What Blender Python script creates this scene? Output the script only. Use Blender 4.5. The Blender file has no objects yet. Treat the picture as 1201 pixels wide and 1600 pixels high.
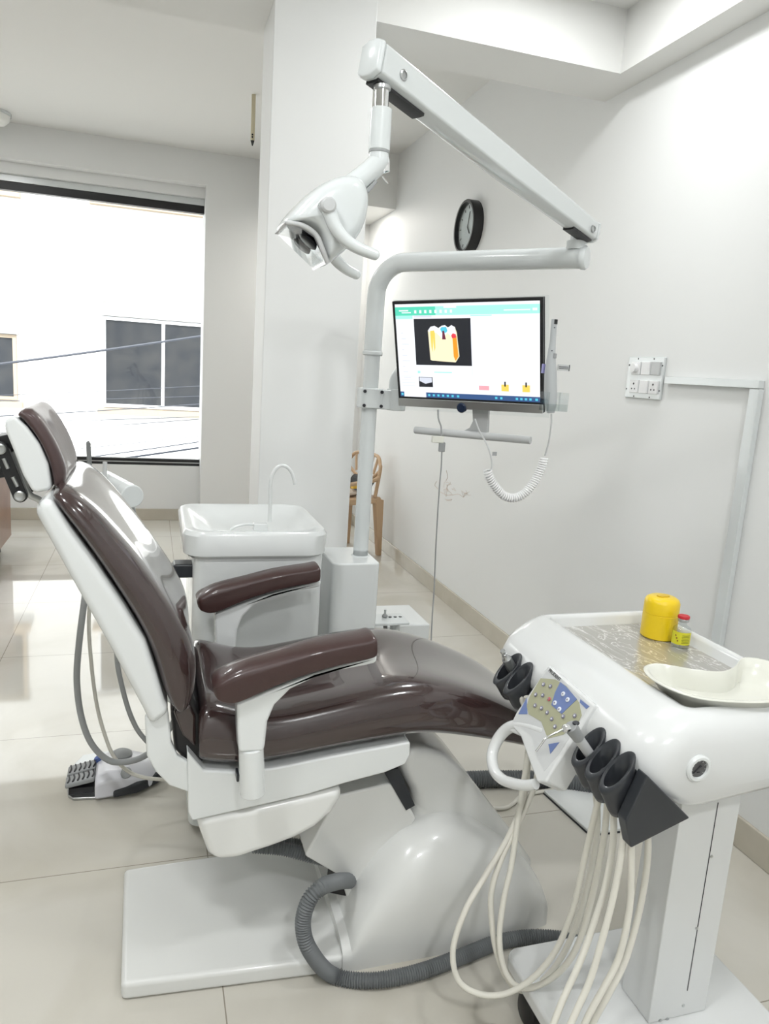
import bpy, bmesh, math, random
from mathutils import Vector, Matrix
C = bpy.context.scene
COL = C.collection
V = Vector
rnd = random.Random(4)

# ------------------------------------------------------------------ camera, world, lights, exposure
F = 1160.6                      # focal length in pixels of the 1201x1600 frame
YAW, PITCH, ROLL = 0.31213231, 0.18681557, 0.06634943
EYE = V((0, 0, 1.39))
FWD = V((math.sin(YAW)*math.cos(PITCH), math.cos(YAW)*math.cos(PITCH), -math.sin(PITCH)))
_r = V((math.cos(YAW), -math.sin(YAW), 0)); _u = _r.cross(FWD)
RT = _r*math.cos(ROLL) + _u*math.sin(ROLL)
UP = -_r*math.sin(ROLL) + _u*math.cos(ROLL)
cd = bpy.data.cameras.new('camera'); cam = bpy.data.objects.new('camera', cd); COL.objects.link(cam)
cd.sensor_fit = 'VERTICAL'; cd.sensor_height = 36; cd.lens = 36*F/1600
cd.clip_start = 0.02; cd.clip_end = 200
m3 = Matrix((RT, UP, -FWD)).transposed()
cam.matrix_world = Matrix.Translation(EYE) @ m3.to_4x4()
C.camera = cam

vs = C.view_settings
vs.view_transform = 'Standard'; vs.look = 'None'; vs.gamma = 1; vs.use_curve_mapping = False
vs.exposure = 0.13
w = bpy.data.worlds.new('sky'); C.world = w; w.use_nodes = True
bg = w.node_tree.nodes['Background']
bg.inputs[0].default_value = (0.86, 0.93, 1.0, 1); bg.inputs[1].default_value = 3.2

def light(name, kind, loc, energy, color=(1, 1, 1), direction=(0, 0, -1), size=None, size_y=None, angle=None, spread=None):
    l = bpy.data.lights.new(name, kind); l.energy = energy; l.color = color
    if size is not None:
        if kind == 'AREA':
            l.shape = 'RECTANGLE'; l.size = size; l.size_y = size_y or size
            if spread: l.spread = spread
        else: l.shadow_soft_size = size
    if angle is not None: l.angle = angle
    o = bpy.data.objects.new(name, l); COL.objects.link(o); o.location = loc
    o.rotation_euler = V(direction).to_track_quat('-Z', 'Y').to_euler()
    return o
light('sun', 'SUN', (0, 0, 30), 8.0, (1, .97, .92), (0.25, 0.62, -0.75), angle=0.02)
LC = (.97, .99, 1.0)
light('ceiling_area_light', 'AREA', (1.21, 2.15, 2.735), 8.5, LC, (0, 0, -1), .20, .20)
light('ceiling_area_light', 'AREA', (-0.55, 1.7, 2.735), 6, LC, (0, 0, -1), .20, .20)
light('ceiling_area_light', 'AREA', (1.05, 0.5, 2.735), 10, LC, (0, 0, -1), .20, .20)
light('ceiling_area_light', 'AREA', (-0.6, 0.5, 2.735), 22, LC, (0, 0, -1), .20, .20)
light('ceiling_area_light', 'AREA', (0.3, -0.9, 2.735), 25, LC, (0, 0, -1), .20, .20)
light('ceiling_area_light', 'AREA', (1.42, 5.9, 2.595), 8, (1, .965, .91), (0, 0, -1), .25, .25)  # unseen lamp under the far beam, added to brighten the right wall there
light('ceiling_area_light', 'AREA', (-1.3, 4.5, 2.97), 26, LC, (0, 0, -1), .30, .30)

# ------------------------------------------------------------------ picture ray helpers (pixel of the photo -> point on a real plane)
def ray(px, py): return FWD + RT*((px-600.5)/F) - UP*((py-800)/F)
def P(px, py, x=None, y=None, z=None):
    d = ray(px, py)
    if x is not None: s = (x-EYE.x)/d.x
    elif y is not None: s = (y-EYE.y)/d.y
    else: s = (z-EYE.z)/d.z
    return EYE + d*s
def PPL(px, py, a, n):
    d = ray(px, py); return EYE + d*((a-EYE).dot(n)/d.dot(n))
def prof(pts, y): return [(q.x, q.z) for q in (P(a, b, y=y) for a, b in pts)]

# ------------------------------------------------------------------ materials
MATS = {}
def mat(name, col, rough=.5, metal=0., coat=0., spec=.5, emit=None, estr=1., bump=None, noise=None, trans=0., ior=1.45):
    if name in MATS: return MATS[name]
    m = bpy.data.materials.new(name); m.use_nodes = True; nt = m.node_tree; b = nt.nodes['Principled BSDF']
    b.inputs['Base Color'].default_value = (*col, 1); b.inputs['Roughness'].default_value = rough
    b.inputs['Metallic'].default_value = metal; b.inputs['Coat Weight'].default_value = coat
    b.inputs['Coat Roughness'].default_value = .04
    b.inputs['Specular IOR Level'].default_value = spec; b.inputs['IOR'].default_value = ior
    b.inputs['Transmission Weight'].default_value = trans
    if emit: b.inputs['Emission Color'].default_value = (*emit, 1); b.inputs['Emission Strength'].default_value = estr
    tc = nt.nodes.new('ShaderNodeTexCoord')
    if noise:
        sc, col2, lo, hi = noise
        n = nt.nodes.new('ShaderNodeTexNoise'); n.inputs['Scale'].default_value = sc; n.inputs['Detail'].default_value = 6
        r = nt.nodes.new('ShaderNodeValToRGB'); r.color_ramp.elements[0].position = lo; r.color_ramp.elements[1].position = hi
        r.color_ramp.elements[0].color = (*col, 1); r.color_ramp.elements[1].color = (*col2, 1)
        nt.links.new(tc.outputs['Object'], n.inputs['Vector']); nt.links.new(n.outputs['Fac'], r.inputs['Fac'])
        nt.links.new(r.outputs['Color'], b.inputs['Base Color'])
    if bump:
        sc, st, dist = bump
        n = nt.nodes.new('ShaderNodeTexNoise'); n.inputs['Scale'].default_value = sc; n.inputs['Detail'].default_value = 3
        bp = nt.nodes.new('ShaderNodeBump'); bp.inputs['Strength'].default_value = st; bp.inputs['Distance'].default_value = dist
        nt.links.new(tc.outputs['Object'], n.inputs['Vector']); nt.links.new(n.outputs['Fac'], bp.inputs['Height'])
        nt.links.new(bp.outputs['Normal'], b.inputs['Normal'])
    MATS[name] = m; return m

WALL = mat('wall_paint', (.79, .795, .785), .55, spec=.35, bump=(9, .05, .01))
CEIL = mat('ceiling_paint', (.80, .80, .78), .8, spec=.2)
WHITE = mat('white_plastic', (.72, .74, .735), .24, coat=.5, spec=.5)
PEARL = mat('cover_plastic', (.74, .745, .725), .27, coat=.4)
WMET = mat('white_enamel', (.66, .69, .69), .22, coat=.5)
TRAYW = mat('tray_plastic', (.70, .71, .705), .2, coat=.5)
BROWN = mat('brown_vinyl', (.038, .021, .020), .2, coat=1., spec=.5, bump=(6, .12, .012))
BROWN.node_tree.nodes['Principled BSDF'].inputs['Coat IOR'].default_value = 1.5
PAD = mat('brown_leatherette', (.042, .018, .016), .38, coat=.35, bump=(170, .12, .002))
BLACK = mat('black_plastic', (.012, .012, .013), .4)
CHAR = mat('charcoal_plastic', (.028, .031, .036), .36, coat=.15)
GREY = mat('grey_plastic', (.30, .31, .31), .45)
LGREY = mat('light_grey_plastic', (.52, .53, .53), .4)
GREYT = mat('grey_tube', (.33, .34, .34), .5)
CREAM = mat('cream_tube', (.70, .68, .61), .42)
CHROME = mat('chrome', (.75, .75, .75), .1, metal=1.)
STEEL = mat('brushed_steel', (.50, .51, .51), .32, metal=1.)
YEL = mat('yellow_plastic', (.80, .56, .008), .33, coat=.2)
RED = mat('red_plastic', (.50, .02, .03), .4)
KID = mat('ivory_plastic', (.72, .72, .65), .22, coat=.4)
BEIGE = mat('beige_plastic', (.58, .40, .25), .42)
SKIRT = mat('skirting_tile', (.50, .46, .38), .18, coat=.2, noise=(5, (.55, .51, .43), .4, .7))
WOOD = mat('brown_laminate', (.20, .085, .05), .3, coat=.3, noise=(6, (.26, .12, .075), .35, .7))
FACADE = mat('facade_paint', (.82, .80, .76), .8)
FRAMEW = mat('window_beige', (.40, .31, .22), .6)
DGLASS = mat('dark_window', (.022, .024, .028), .3, noise=(3, (.04, .04, .04), .4, .7))
WIRE = mat('wire_rubber', (.05, .055, .07), .6)
HOSE = mat('corrugated_rubber', (.17, .18, .185), .5)
PAPER = mat('paper_white', (.85, .85, .85), .6)
INK = mat('ink', (.02, .02, .025), .6)
CONC = mat('concrete', (.35, .34, .32), .9)

def film_mat():
    m = bpy.data.materials.new('cling_film_over_steel'); m.use_nodes = True; nt = m.node_tree; b = nt.nodes['Principled BSDF']
    b.inputs['Base Color'].default_value = (.42, .405, .37, 1); b.inputs['Roughness'].default_value = .3; b.inputs['Metallic'].default_value = .35
    b.inputs['Coat Weight'].default_value = 1.; b.inputs['Coat Roughness'].default_value = .06
    tc = nt.nodes.new('ShaderNodeTexCoord'); mp = nt.nodes.new('ShaderNodeMapping')
    mp.inputs['Scale'].default_value = (9, 3, 6); mp.inputs['Rotation'].default_value = (0, 0, .9)
    n = nt.nodes.new('ShaderNodeTexNoise'); n.inputs['Scale'].default_value = 3.0; n.inputs['Detail'].default_value = 4; n.inputs['Distortion'].default_value = 1.6
    rp = nt.nodes.new('ShaderNodeValToRGB'); e = rp.color_ramp.elements
    e[0].position = .478; e[0].color = (0, 0, 0, 1); e[1].position = .5; e[1].color = (1, 1, 1, 1)
    e2 = rp.color_ramp.elements.new(.522); e2.color = (0, 0, 0, 1)
    mx = nt.nodes.new('ShaderNodeMixRGB'); mx.inputs[1].default_value = (.42, .405, .37, 1); mx.inputs[2].default_value = (.85, .85, .83, 1)
    bp = nt.nodes.new('ShaderNodeBump'); bp.inputs['Strength'].default_value = .7; bp.inputs['Distance'].default_value = .004
    L = nt.links.new
    L(tc.outputs['Object'], mp.inputs['Vector']); L(mp.outputs['Vector'], n.inputs['Vector']); L(n.outputs['Fac'], rp.inputs['Fac'])
    L(rp.outputs['Color'], mx.inputs['Fac']); L(mx.outputs['Color'], b.inputs['Base Color']); L(n.outputs['Fac'], bp.inputs['Height'])
    L(bp.outputs['Normal'], b.inputs['Coat Normal']); L(bp.outputs['Normal'], b.inputs['Normal'])
    return m
FILM = film_mat()

def tile_mat():
    m = bpy.data.materials.new('polished_cream_tiles'); m.use_nodes = True; nt = m.node_tree; b = nt.nodes['Principled BSDF']; L = nt.links.new
    g = nt.nodes.new('ShaderNodeNewGeometry'); sp = nt.nodes.new('ShaderNodeSeparateXYZ'); L(g.outputs['Position'], sp.inputs[0])
    def mth(op, a, bb=None, clamp=False):
        n = nt.nodes.new('ShaderNodeMath'); n.operation = op; n.use_clamp = clamp
        for i, q in enumerate((a, bb)):
            if q is None: continue
            if isinstance(q, (int, float)): n.inputs[i].default_value = q
            else: L(q, n.inputs[i])
        return n.outputs[0]
    def joint(o, off):
        t = mth('ADD', mth('DIVIDE', mth('SUBTRACT', o, off), .8), 100.5)
        f = mth('ABSOLUTE', mth('SUBTRACT', mth('FRACT', t), .5))
        return mth('LESS_THAN', f, .0019)
    j = mth('MAXIMUM', joint(sp.outputs[0], .165), joint(sp.outputs[1], .34))
    n = nt.nodes.new('ShaderNodeTexNoise'); n.inputs['Scale'].default_value = 1.3; n.inputs['Detail'].default_value = 7; n.inputs['Distortion'].default_value = 1.2
    L(g.outputs['Position'], n.inputs['Vector'])
    rp = nt.nodes.new('ShaderNodeValToRGB'); e = rp.color_ramp.elements
    e[0].position = .36; e[0].color = (.55, .52, .45, 1); e[1].position = .56; e[1].color = (.62, .595, .535, 1)
    L(n.outputs['Fac'], rp.inputs['Fac'])
    mx = nt.nodes.new('ShaderNodeMixRGB'); mx.inputs[2].default_value = (.30, .27, .22, 1); L(rp.outputs['Color'], mx.inputs[1]); L(j, mx.inputs['Fac'])
    L(mx.outputs['Color'], b.inputs['Base Color'])
    b.inputs['Roughness'].default_value = .04; b.inputs['Specular IOR Level'].default_value = .5; b.inputs['Coat Weight'].default_value = 0.
    return m
TILE = tile_mat()

def pane_mat(name, tint=(1, 1, 1), refl=.06):
    m = bpy.data.materials.new(name); m.use_nodes = True; nt = m.node_tree; L = nt.links.new
    nt.nodes.remove(nt.nodes['Principled BSDF'])
    t = nt.nodes.new('ShaderNodeBsdfTransparent'); t.inputs[0].default_value = (*tint, 1)
    g = nt.nodes.new('ShaderNodeBsdfGlossy'); g.inputs['Roughness'].default_value = .02
    lw = nt.nodes.new('ShaderNodeFresnel'); lw.inputs['IOR'].default_value = 1.45
    ge = nt.nodes.new('ShaderNodeNewGeometry'); iv = nt.nodes.new('ShaderNodeMath'); iv.operation = 'SUBTRACT'; iv.inputs[0].default_value = 1; L(ge.outputs['Backfacing'], iv.inputs[1])
    mu = nt.nodes.new('ShaderNodeMath'); mu.operation = 'MULTIPLY'; L(lw.outputs[0], mu.inputs[0]); L(iv.outputs[0], mu.inputs[1])
    mx = nt.nodes.new('ShaderNodeMixShader'); L(mu.outputs[0], mx.inputs[0]); L(t.outputs[0], mx.inputs[1]); L(g.outputs[0], mx.inputs[2])
    L(mx.outputs[0], nt.nodes['Material Output'].inputs['Surface']); return m
PANE = pane_mat('window_glass', (.96, .97, .97))
CLEAR = pane_mat('clear_glass', (.90, .92, .92))
def emit(name, col, s=1.): return mat(name, (.02, .02, .02), .3, emit=col, estr=s)

# ------------------------------------------------------------------ mesh builder
def smooth_path(pts, n=8):
    pts = [V(p) for p in pts]
    if len(pts) < 3: return pts
    q = [pts[0]*2-pts[1]] + pts + [pts[-1]*2-pts[-2]]; out = []
    for i in range(1, len(q)-2):
        a, b, c, d = q[i-1:i+3]
        for k in range(n):
            t = k/n
            out.append(.5*((2*b)+(c-a)*t+(2*a-5*b+4*c-d)*t*t+(3*b-a-3*c+d)*t**3))
    out.append(pts[-1]); return out
def resample(pts, step):
    out = [pts[0]]; acc = 0
    for a, b in zip(pts, pts[1:]):
        L = (b-a).length
        while acc + L >= step:
            t = (step-acc)/L; a = a+(b-a)*t; out.append(a.copy()); L = (b-a).length; acc = 0
        acc += L
    return out
def frames(pts):
    n = len(pts); T = [(pts[min(i+1, n-1)]-pts[max(i-1, 0)]).normalized() for i in range(n)]
    ref = V((0, 0, 1)) if abs(T[0].z) < .9 else V((1, 0, 0))
    N = [(ref-T[0]*ref.dot(T[0])).normalized()]
    for i in range(1, n):
        v = N[-1]-T[i]*N[-1].dot(T[i]); N.append(v.normalized())
    return T, N, [t.cross(k) for t, k in zip(T, N)]

class MB:
    def __init__(s): s.bm = bmesh.new()
    def loft(s, rings, cap=True, closed=True):
        vr = [[s.bm.verts.new(p) for p in r] for r in rings]; n = len(vr[0])
        for a, b in zip(vr, vr[1:]):
            for i in range(n if closed else n-1):
                j = (i+1) % n
                s.bm.faces.new((a[i], a[j], b[j], b[i]))
        if cap:
            s.bm.faces.new(vr[0][::-1]); s.bm.faces.new(vr[-1])
        return s
    def box(s, lo, hi):
        x0, y0, z0 = lo; x1, y1, z1 = hi
        return s.loft([[(x0, y0, z0), (x1, y0, z0), (x1, y1, z0), (x0, y1, z0)], [(x0, y0, z1), (x1, y0, z1), (x1, y1, z1), (x0, y1, z1)]])
    def prism(s, pts, y0, y1):            # x-z outline swept along y
        return s.loft([[(a, y0, b) for a, b in pts], [(a, y1, b) for a, b in pts]])
    def slab(s, pts, z0, z1):             # x-y outline swept along z
        return s.loft([[(a, b, z0) for a, b in pts], [(a, b, z1) for a, b in pts]])
    def sheet(s, pts): s.bm.faces.new([s.bm.verts.new(p) for p in pts]); return s
    def plate(s, pts, thick):             # outline of 3-D points, thickened along its normal
        pts = [V(p) for p in pts]; n = V((0, 0, 0))
        for i in range(1, len(pts)-1): n += (pts[i]-pts[0]).cross(pts[i+1]-pts[0])
        n.normalize()
        if n.dot(EYE-pts[0]) < 0: n = -n
        return s.loft([[p-n*thick for p in pts], pts])
    def tube(s, pts, r, seg=12, sm=8, cap=True, flat=1.):
        pts = smooth_path(pts, sm) if sm else [V(p) for p in pts]
        T, N, B = frames(pts); n = len(pts)
        R = r if callable(r) else (lambda t: r)
        return s.loft([[p+(N[i]*math.cos(a)*flat+B[i]*math.sin(a))*R(i/(n-1)) for a in (k*2*math.pi/seg for k in range(seg))] for i, p in enumerate(pts)], cap)
    def cyl(s, a, b, r, r2=None, seg=24):
        r2 = r if r2 is None else r2
        return s.tube([a, b], lambda t: r+(r2-r)*t, seg, 0)
    def ribbed(s, pts, r, pitch, amp=.12, seg=14):
        q = resample(smooth_path(pts, 14), pitch/2); T, N, B = frames(q)
        return s.loft([[p+(N[i]*math.cos(a)+B[i]*math.sin(a))*r*(1+(amp if i % 2 else -amp)) for a in (k*2*math.pi/seg for k in range(seg))] for i, p in enumerate(q)])
    def lathe(s, c, prf, axis=(0, 0, 1), seg=32, cap=True):
        c = V(c); ax = V(axis).normalized(); ref = V((1, 0, 0)) if abs(ax.x) < .9 else V((0, 0, 1))
        N = (ref-ax*ref.dot(ax)).normalized(); B = ax.cross(N)
        return s.loft([[c+ax*h+(N*math.cos(a)+B*math.sin(a))*max(r, 1e-5) for a in (k*2*math.pi/seg for k in range(seg))] for r, h in prf], cap)
    def ball(s, c, r, seg=16):
        c = V(c); r = V(r) if hasattr(r, '__len__') else V((r, r, r)); n = seg//2; rings = []
        for i in range(1, n):
            t = math.pi*i/n
            rings.append([c+V((r.x*math.sin(t)*math.cos(a), r.y*math.sin(t)*math.sin(a), -r.z*math.cos(t))) for a in (k*2*math.pi/seg for k in range(seg))])
        return s.loft(rings)
    def build(s, name, m, parent=None, bevel=0, sub=0, smooth=True, seg=3, angle=40, kind=None):
        bmesh.ops.recalc_face_normals(s.bm, faces=s.bm.faces)
        o0 = ORG.get(parent.name, V((0, 0, 0))) if parent else V((0, 0, 0))
        if parent:
            for v in s.bm.verts: v.co -= o0
        me = bpy.data.meshes.new(name); s.bm.to_mesh(me); s.bm.free()
        ob = bpy.data.objects.new(name, me); COL.objects.link(ob); me.materials.append(m)
        if smooth:
            me.shade_smooth()
            if not sub: me.set_sharp_from_angle(angle=math.radians(angle))
        if bevel:
            b = ob.modifiers.new('edge', 'BEVEL'); b.width = bevel; b.segments = seg; b.limit_method = 'ANGLE'; b.angle_limit = math.radians(35)
            me.shade_smooth(); b.harden_normals = True
        if sub:
            q = ob.modifiers.new('round', 'SUBSURF'); q.levels = sub; q.render_levels = sub
        if parent: ob.parent = parent; ORG[ob.name] = o0
        if kind: ob['kind'] = kind
        return ob
ORG = {}
def thing(name, label, cat, loc=(0, 0, 0), group=None):
    o = bpy.data.objects.new(name, None); COL.objects.link(o); o.location = loc; o.empty_display_size = .05
    ORG[o.name] = V(loc); o['label'] = label; o['category'] = cat
    if group: o['group'] = group
    return o
def tag(o, label, cat, group=None):
    o['label'] = label; o['category'] = cat
    if group: o['group'] = group
    return o
def text(body, name, m, parent, origin, xdir, ydir, size, extrude=.0002):
    cu = bpy.data.curves.new(name, 'FONT'); cu.body = body; cu.size = size; cu.extrude = extrude; cu.align_x = 'CENTER'; cu.align_y = 'CENTER'
    tmp = bpy.data.objects.new(name, cu); COL.objects.link(tmp); dg = bpy.context.evaluated_depsgraph_get(); dg.update()
    me = bpy.data.meshes.new_from_object(tmp.evaluated_get(dg)); bpy.data.objects.remove(tmp); me.materials.clear(); me.materials.append(m)
    o = bpy.data.objects.new(name, me); COL.objects.link(o)
    xd = V(xdir).normalized(); yd = V(ydir); yd = (yd-xd*yd.dot(xd)).normalized(); zd = xd.cross(yd)
    M = Matrix((xd, yd, zd)).transposed().to_4x4(); M.translation = V(origin)-(ORG[parent.name] if parent else V((0, 0, 0)))
    if parent: o.parent = parent
    o.matrix_local = M; return o
def rrect(x0, y0, x1, y1, r, n=6):
    out = []
    for cx, cy, a in ((x1-r, y1-r, 0), (x0+r, y1-r, 90), (x0+r, y0+r, 180), (x1-r, y0+r, 270)):
        for k in range(n+1):
            t = math.radians(a+90*k/n); out.append((cx+r*math.cos(t), cy+r*math.sin(t)))
    return out

# ------------------------------------------------------------------ the setting
XW, YW, YG = 1.769, 6.42, 6.60          # right wall, far wall, window plane
ZN, ZF, ZB = 2.745, 2.99, 2.53           # near ceiling, far ceiling, beam underside
S = 'structure'
MB().box((-3.4, -1.7, -.12), (XW+.2, 6.75, 0)).build('floor', TILE, kind=S, smooth=False)
MB().box((XW, -1.7, 0), (XW+.2, 6.75, 3.2)).build('wall_right', WALL, kind=S, smooth=False)
MB().box((-3.4, -1.9, 0), (XW+.2, -1.7, 3.2)).build('wall_back', WALL, kind=S, smooth=False)
MB().box((-3.6, -1.7, 0), (-3.4, 6.75, 3.2)).build('wall_left', WALL, kind=S, smooth=False)
MB().box((-3.4, -1.7, ZN), (XW, 2.64, 3.2)).build('ceiling', CEIL, kind=S, smooth=False)
MB().box((-3.4, 2.91, ZF), (XW, 6.75, 3.2)).build('ceiling_far', CEIL, kind=S, smooth=False)
MB().box((-3.4, 2.64, ZB), (XW, 2.91, 3.2)).build('trim_beam', CEIL, kind=S, smooth=False)
MB().box((1.656, -1.7, ZB), (XW, 2.64, ZN)).build('trim_right_beam', CEIL, kind=S, smooth=False)
MB().box((1.0, 5.70, 2.60), (XW, YW, ZF)).build('trim_far_beam', CEIL, kind=S, smooth=False)
MB().box((.371, 2.638, 0), (.712, 2.88, 2.77)).build('wall_column', WALL, kind=S, bevel=.004)
# far wall with its tall window recess (x < .413) and an unseen opening behind the column, added for its light
m = MB()
m.box((.413, YW, 0), (.95, 6.75, ZF)); m.box((.95, YW, 2.40), (1.62, 6.75, ZF)); m.box((1.62, YW, 0), (XW, 6.75, ZF))
m.box((-2.9, YW, 2.742), (.413, 6.75, ZF)); m.box((-3.4, YW, 0), (-2.9, 6.75, ZF))
m.build('wall_far', WALL, kind=S, smooth=False)
m = MB(); m.box((-2.9, YW+.16, 0), (.413, 6.75, .475)); m.box((-2.9, YW+.11, 2.665), (.413, 6.75, 2.742))
m.build('wall_window', WALL, kind=S, smooth=False)
win = MB().box((-2.9, 6.60, .475), (.413, 6.66, .53)).build('window_1', BLACK, kind=S, bevel=.004)
MB().box((-2.9, 6.59, 2.555), (.413, 6.66, 2.615)).build('window_frame', BLACK, win, bevel=.004)
MB().box((-2.9, 6.58, 2.615), (.413, 6.68, 2.665)).build('window_head_strip', WMET, win, bevel=.003)
MB().box((-2.9, 6.595, .497), (.413, 6.60, .505)).build('window_track', STEEL, win)
MB().box((-2.9, 6.625, .53), (.413, 6.631, 2.555)).build('window_pane', PANE, win, smooth=False)
w2 = MB().box((.95, 6.60, .0), (1.62, 6.66, .04)).build('door_added_for_light', BLACK, kind=S, bevel=.004)  # unseen glass door, added to let daylight onto the far right wall
for xa_, xb_ in ((.95, .985), (1.585, 1.62)): MB().box((xa_, 6.60, .04), (xb_, 6.66, 2.40)).build('added_door_stile', BLACK, w2, bevel=.003)
MB().box((.985, 6.625, .04), (1.585, 6.631, 2.40)).build('added_door_pane', PANE, w2, smooth=False)
# skirting
MB().box((XW-.012, -1.7, 0), (XW, YW, .10)).build('baseboard_right', SKIRT, kind=S, bevel=.003)
MB().box((.413, YW-.012, 0), (.95, YW, .10)).box((1.62, YW-.012, 0), (XW, YW, .10)).build('baseboard_far', SKIRT, kind=S, bevel=.003)
MB().box((-2.9, YW+.148, 0), (.413, YW+.16, .10)).build('baseboard_window', SKIRT, kind=S, bevel=.003)
# pencil scribbles on the right wall
q = random.Random(11); m = MB()
def wp(a, b): return P(a, b, x=XW-.0015)
for k in range(10):
    cx, cy = q.uniform(690, 724), q.uniform(750, 775); pts = []
    for j in range(5): pts.append(wp(cx+j*q.uniform(.5, 3.2), cy+q.uniform(-6, 6)))
    m.tube(pts, .0008, 5, 3)
for pts in ([(697, 735), (699, 745), (696, 752)], [(682, 752), (679, 758), (684, 764)], [(695, 780), (700, 781), (705, 780), (704, 782), (697, 782)], [(686, 768), (700, 774), (715, 772), (722, 776)]):
    m.tube([wp(*a) for a in pts], .0013, 5, 3)
o = m.build('wall_scribble', mat('scribble_brown', (.66, .56, .49), .8), kind=S)

# ------------------------------------------------------------------ outdoors
YF = 15.5
o = MB().box((-14, YF, -4), (14, YF+.4, 9)).build('exterior_facade', FACADE, kind=S, smooth=False)
MB().box((-14, 6.75, -4.1), (14, YF, -4)).build('exterior_ground', CONC, kind=S, smooth=False)
MB().box((-5, 6.75, 3.15), (5, 8.0, 3.3)).build('exterior_canopy', CONC, kind=S, smooth=False)
def ext_window(x0, x1, z0, z1, label, split=None):
    t = thing('facade_window', label, 'window', (x0, YF, z0), 'windows of the house across the alley')
    f = MB()
    for lo, hi in (((x0-.06, z0-.06), (x1+.06, z0)), ((x0-.06, z1), (x1+.06, z1+.06)), ((x0-.06, z0), (x0, z1)), ((x1, z0), (x1+.06, z1))):
        f.box((lo[0], YF-.07, lo[1]), (hi[0], YF-.001, hi[1]))
    f.build('window_frame', FRAMEW if split is None else PAPER, t)
    xs = [x0, x1] if split is None else [x0, split-.03, split+.03, x1]
    for a, b in ([(x0, x1)] if split is None else [(x0, split-.03), (split+.03, x1)]):
        MB().box((a, YF-.04, z0), (b, YF-.005, z1)).build('pane', DGLASS, t, smooth=False)
    if split: MB().box((split-.03, YF-.06, z0), (split+.03, YF-.001, z1)).build('mullion', PAPER, t)
    MB().box((x0-.15, YF-.17, z0-.2), (x1+.15, YF-.001, z0-.09)).build('sill', FRAMEW, t)
    MB().box((x0-.1, YF-.12, z1+.07), (x1+.1, YF-.001, z1+.10)).build('lintel', CONC, t)
def fz(z): return 1.39+(z-1.39)*YF/11
def fx(x): return x*YF/11
ext_window(fx(-.575), 2.2, fz(.71), fz(1.83), 'wide two-pane window of the house across the alley, to the right', fx(.17))
ext_window(-4.8, fx(-1.72), fz(.74), fz(1.50), 'beige-framed window of the house across the alley, to the left')
ext_window(-.93, 2.1, 4.25, 5.5, 'upper-floor window above the wide two-pane one', .42)
ext_window(-4.8, -2.38, 4.2, 5.5, 'upper-floor window above the beige-framed one')
MB().box((fx(-.62), YF-.08, fz(2.06)), (fx(-.52), YF-.001, fz(2.18))).build('exterior_vent', mat('vent_grey', (.30, .29, .27), .7), kind=S)
WL = [((0, 563), (310, 522), 11.0, .016, 'thick black cable crossing in front of the facade windows'),
      ((0, 613), (310, 600), 12.6, .005, 'thin wire just under the thick cable outside the window'),
      ((0, 622), (310, 616), 13, .005, 'thin wire crossing low over the facade window glass'),
      ((0, 645), (310, 628), 11.6, .007, 'wire passing at the facade window sills'),
      ((0, 655), (310, 648), 12.7, .005, 'wire right below the facade window sills'),
      ((0, 672), (310, 652), 13.2, .005, 'second wire below the facade window sills'),
      ((60, 702), (310, 678), 12.1, .005, 'third wire below the facade window sills'),
      ((60, 719), (310, 687), 11.2, .009, 'dark wire rising to the right above the window bar'),
      ((60, 727), (310, 696), 10.5, .013, 'lowest thick bundle of wires above the window bar')]
for (a, b, yy, r, lab) in WL:
    p0, p1 = P(*a, y=yy), P(*b, y=yy); d = p1-p0; p0 -= d*1.2; p1 += d*.8
    mid = (p0+p1)/2-V((0, 0, .05))
    tag(MB().tube([p0, mid, p1], r, 8, 12).build('overhead_wire', WIRE), lab, 'wire', 'wires over the alley')

# ------------------------------------------------------------------ ceiling bits
t = thing('ceiling_lamp', 'white dome lamp on the far ceiling above the window', 'lamp', (-1.07, 6.2, ZF))
MB().lathe((-1.07, 6.2, ZF), [(.02, -.001), (.13, -.001), (.13, -.02), (.02, -.022)]).build('base', WMET, t)
MB().lathe((-1.07, 6.2, ZF-.02), [(.12, 0), (.115, -.03), (.09, -.055), (.04, -.07), (.005, -.072)]).build('shade', mat('opal', (.85, .85, .82), .4), t)
a = P(396.5, 148, z=ZF); zz = P(395.5, 228, y=a.y).z
t = thing('hanging_tester', 'thin pale stick with a black tip hanging from the ceiling beside the column', 'stick', a)
h = a.z-zz
MB().cyl(a, a-V((0, 0, h*.9)), .0125).build('stick_body', mat('pale_amber', (.62, .56, .40), .4), t)
MB().cyl(a-V((0, 0, h*.9)), a-V((0, 0, h)), .012, .003).build('tip', BLACK, t)
for k in (.79, .84): MB().ball(a-V((.003, .012, h*k)), .006, 8).build('dot', INK, t)

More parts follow.
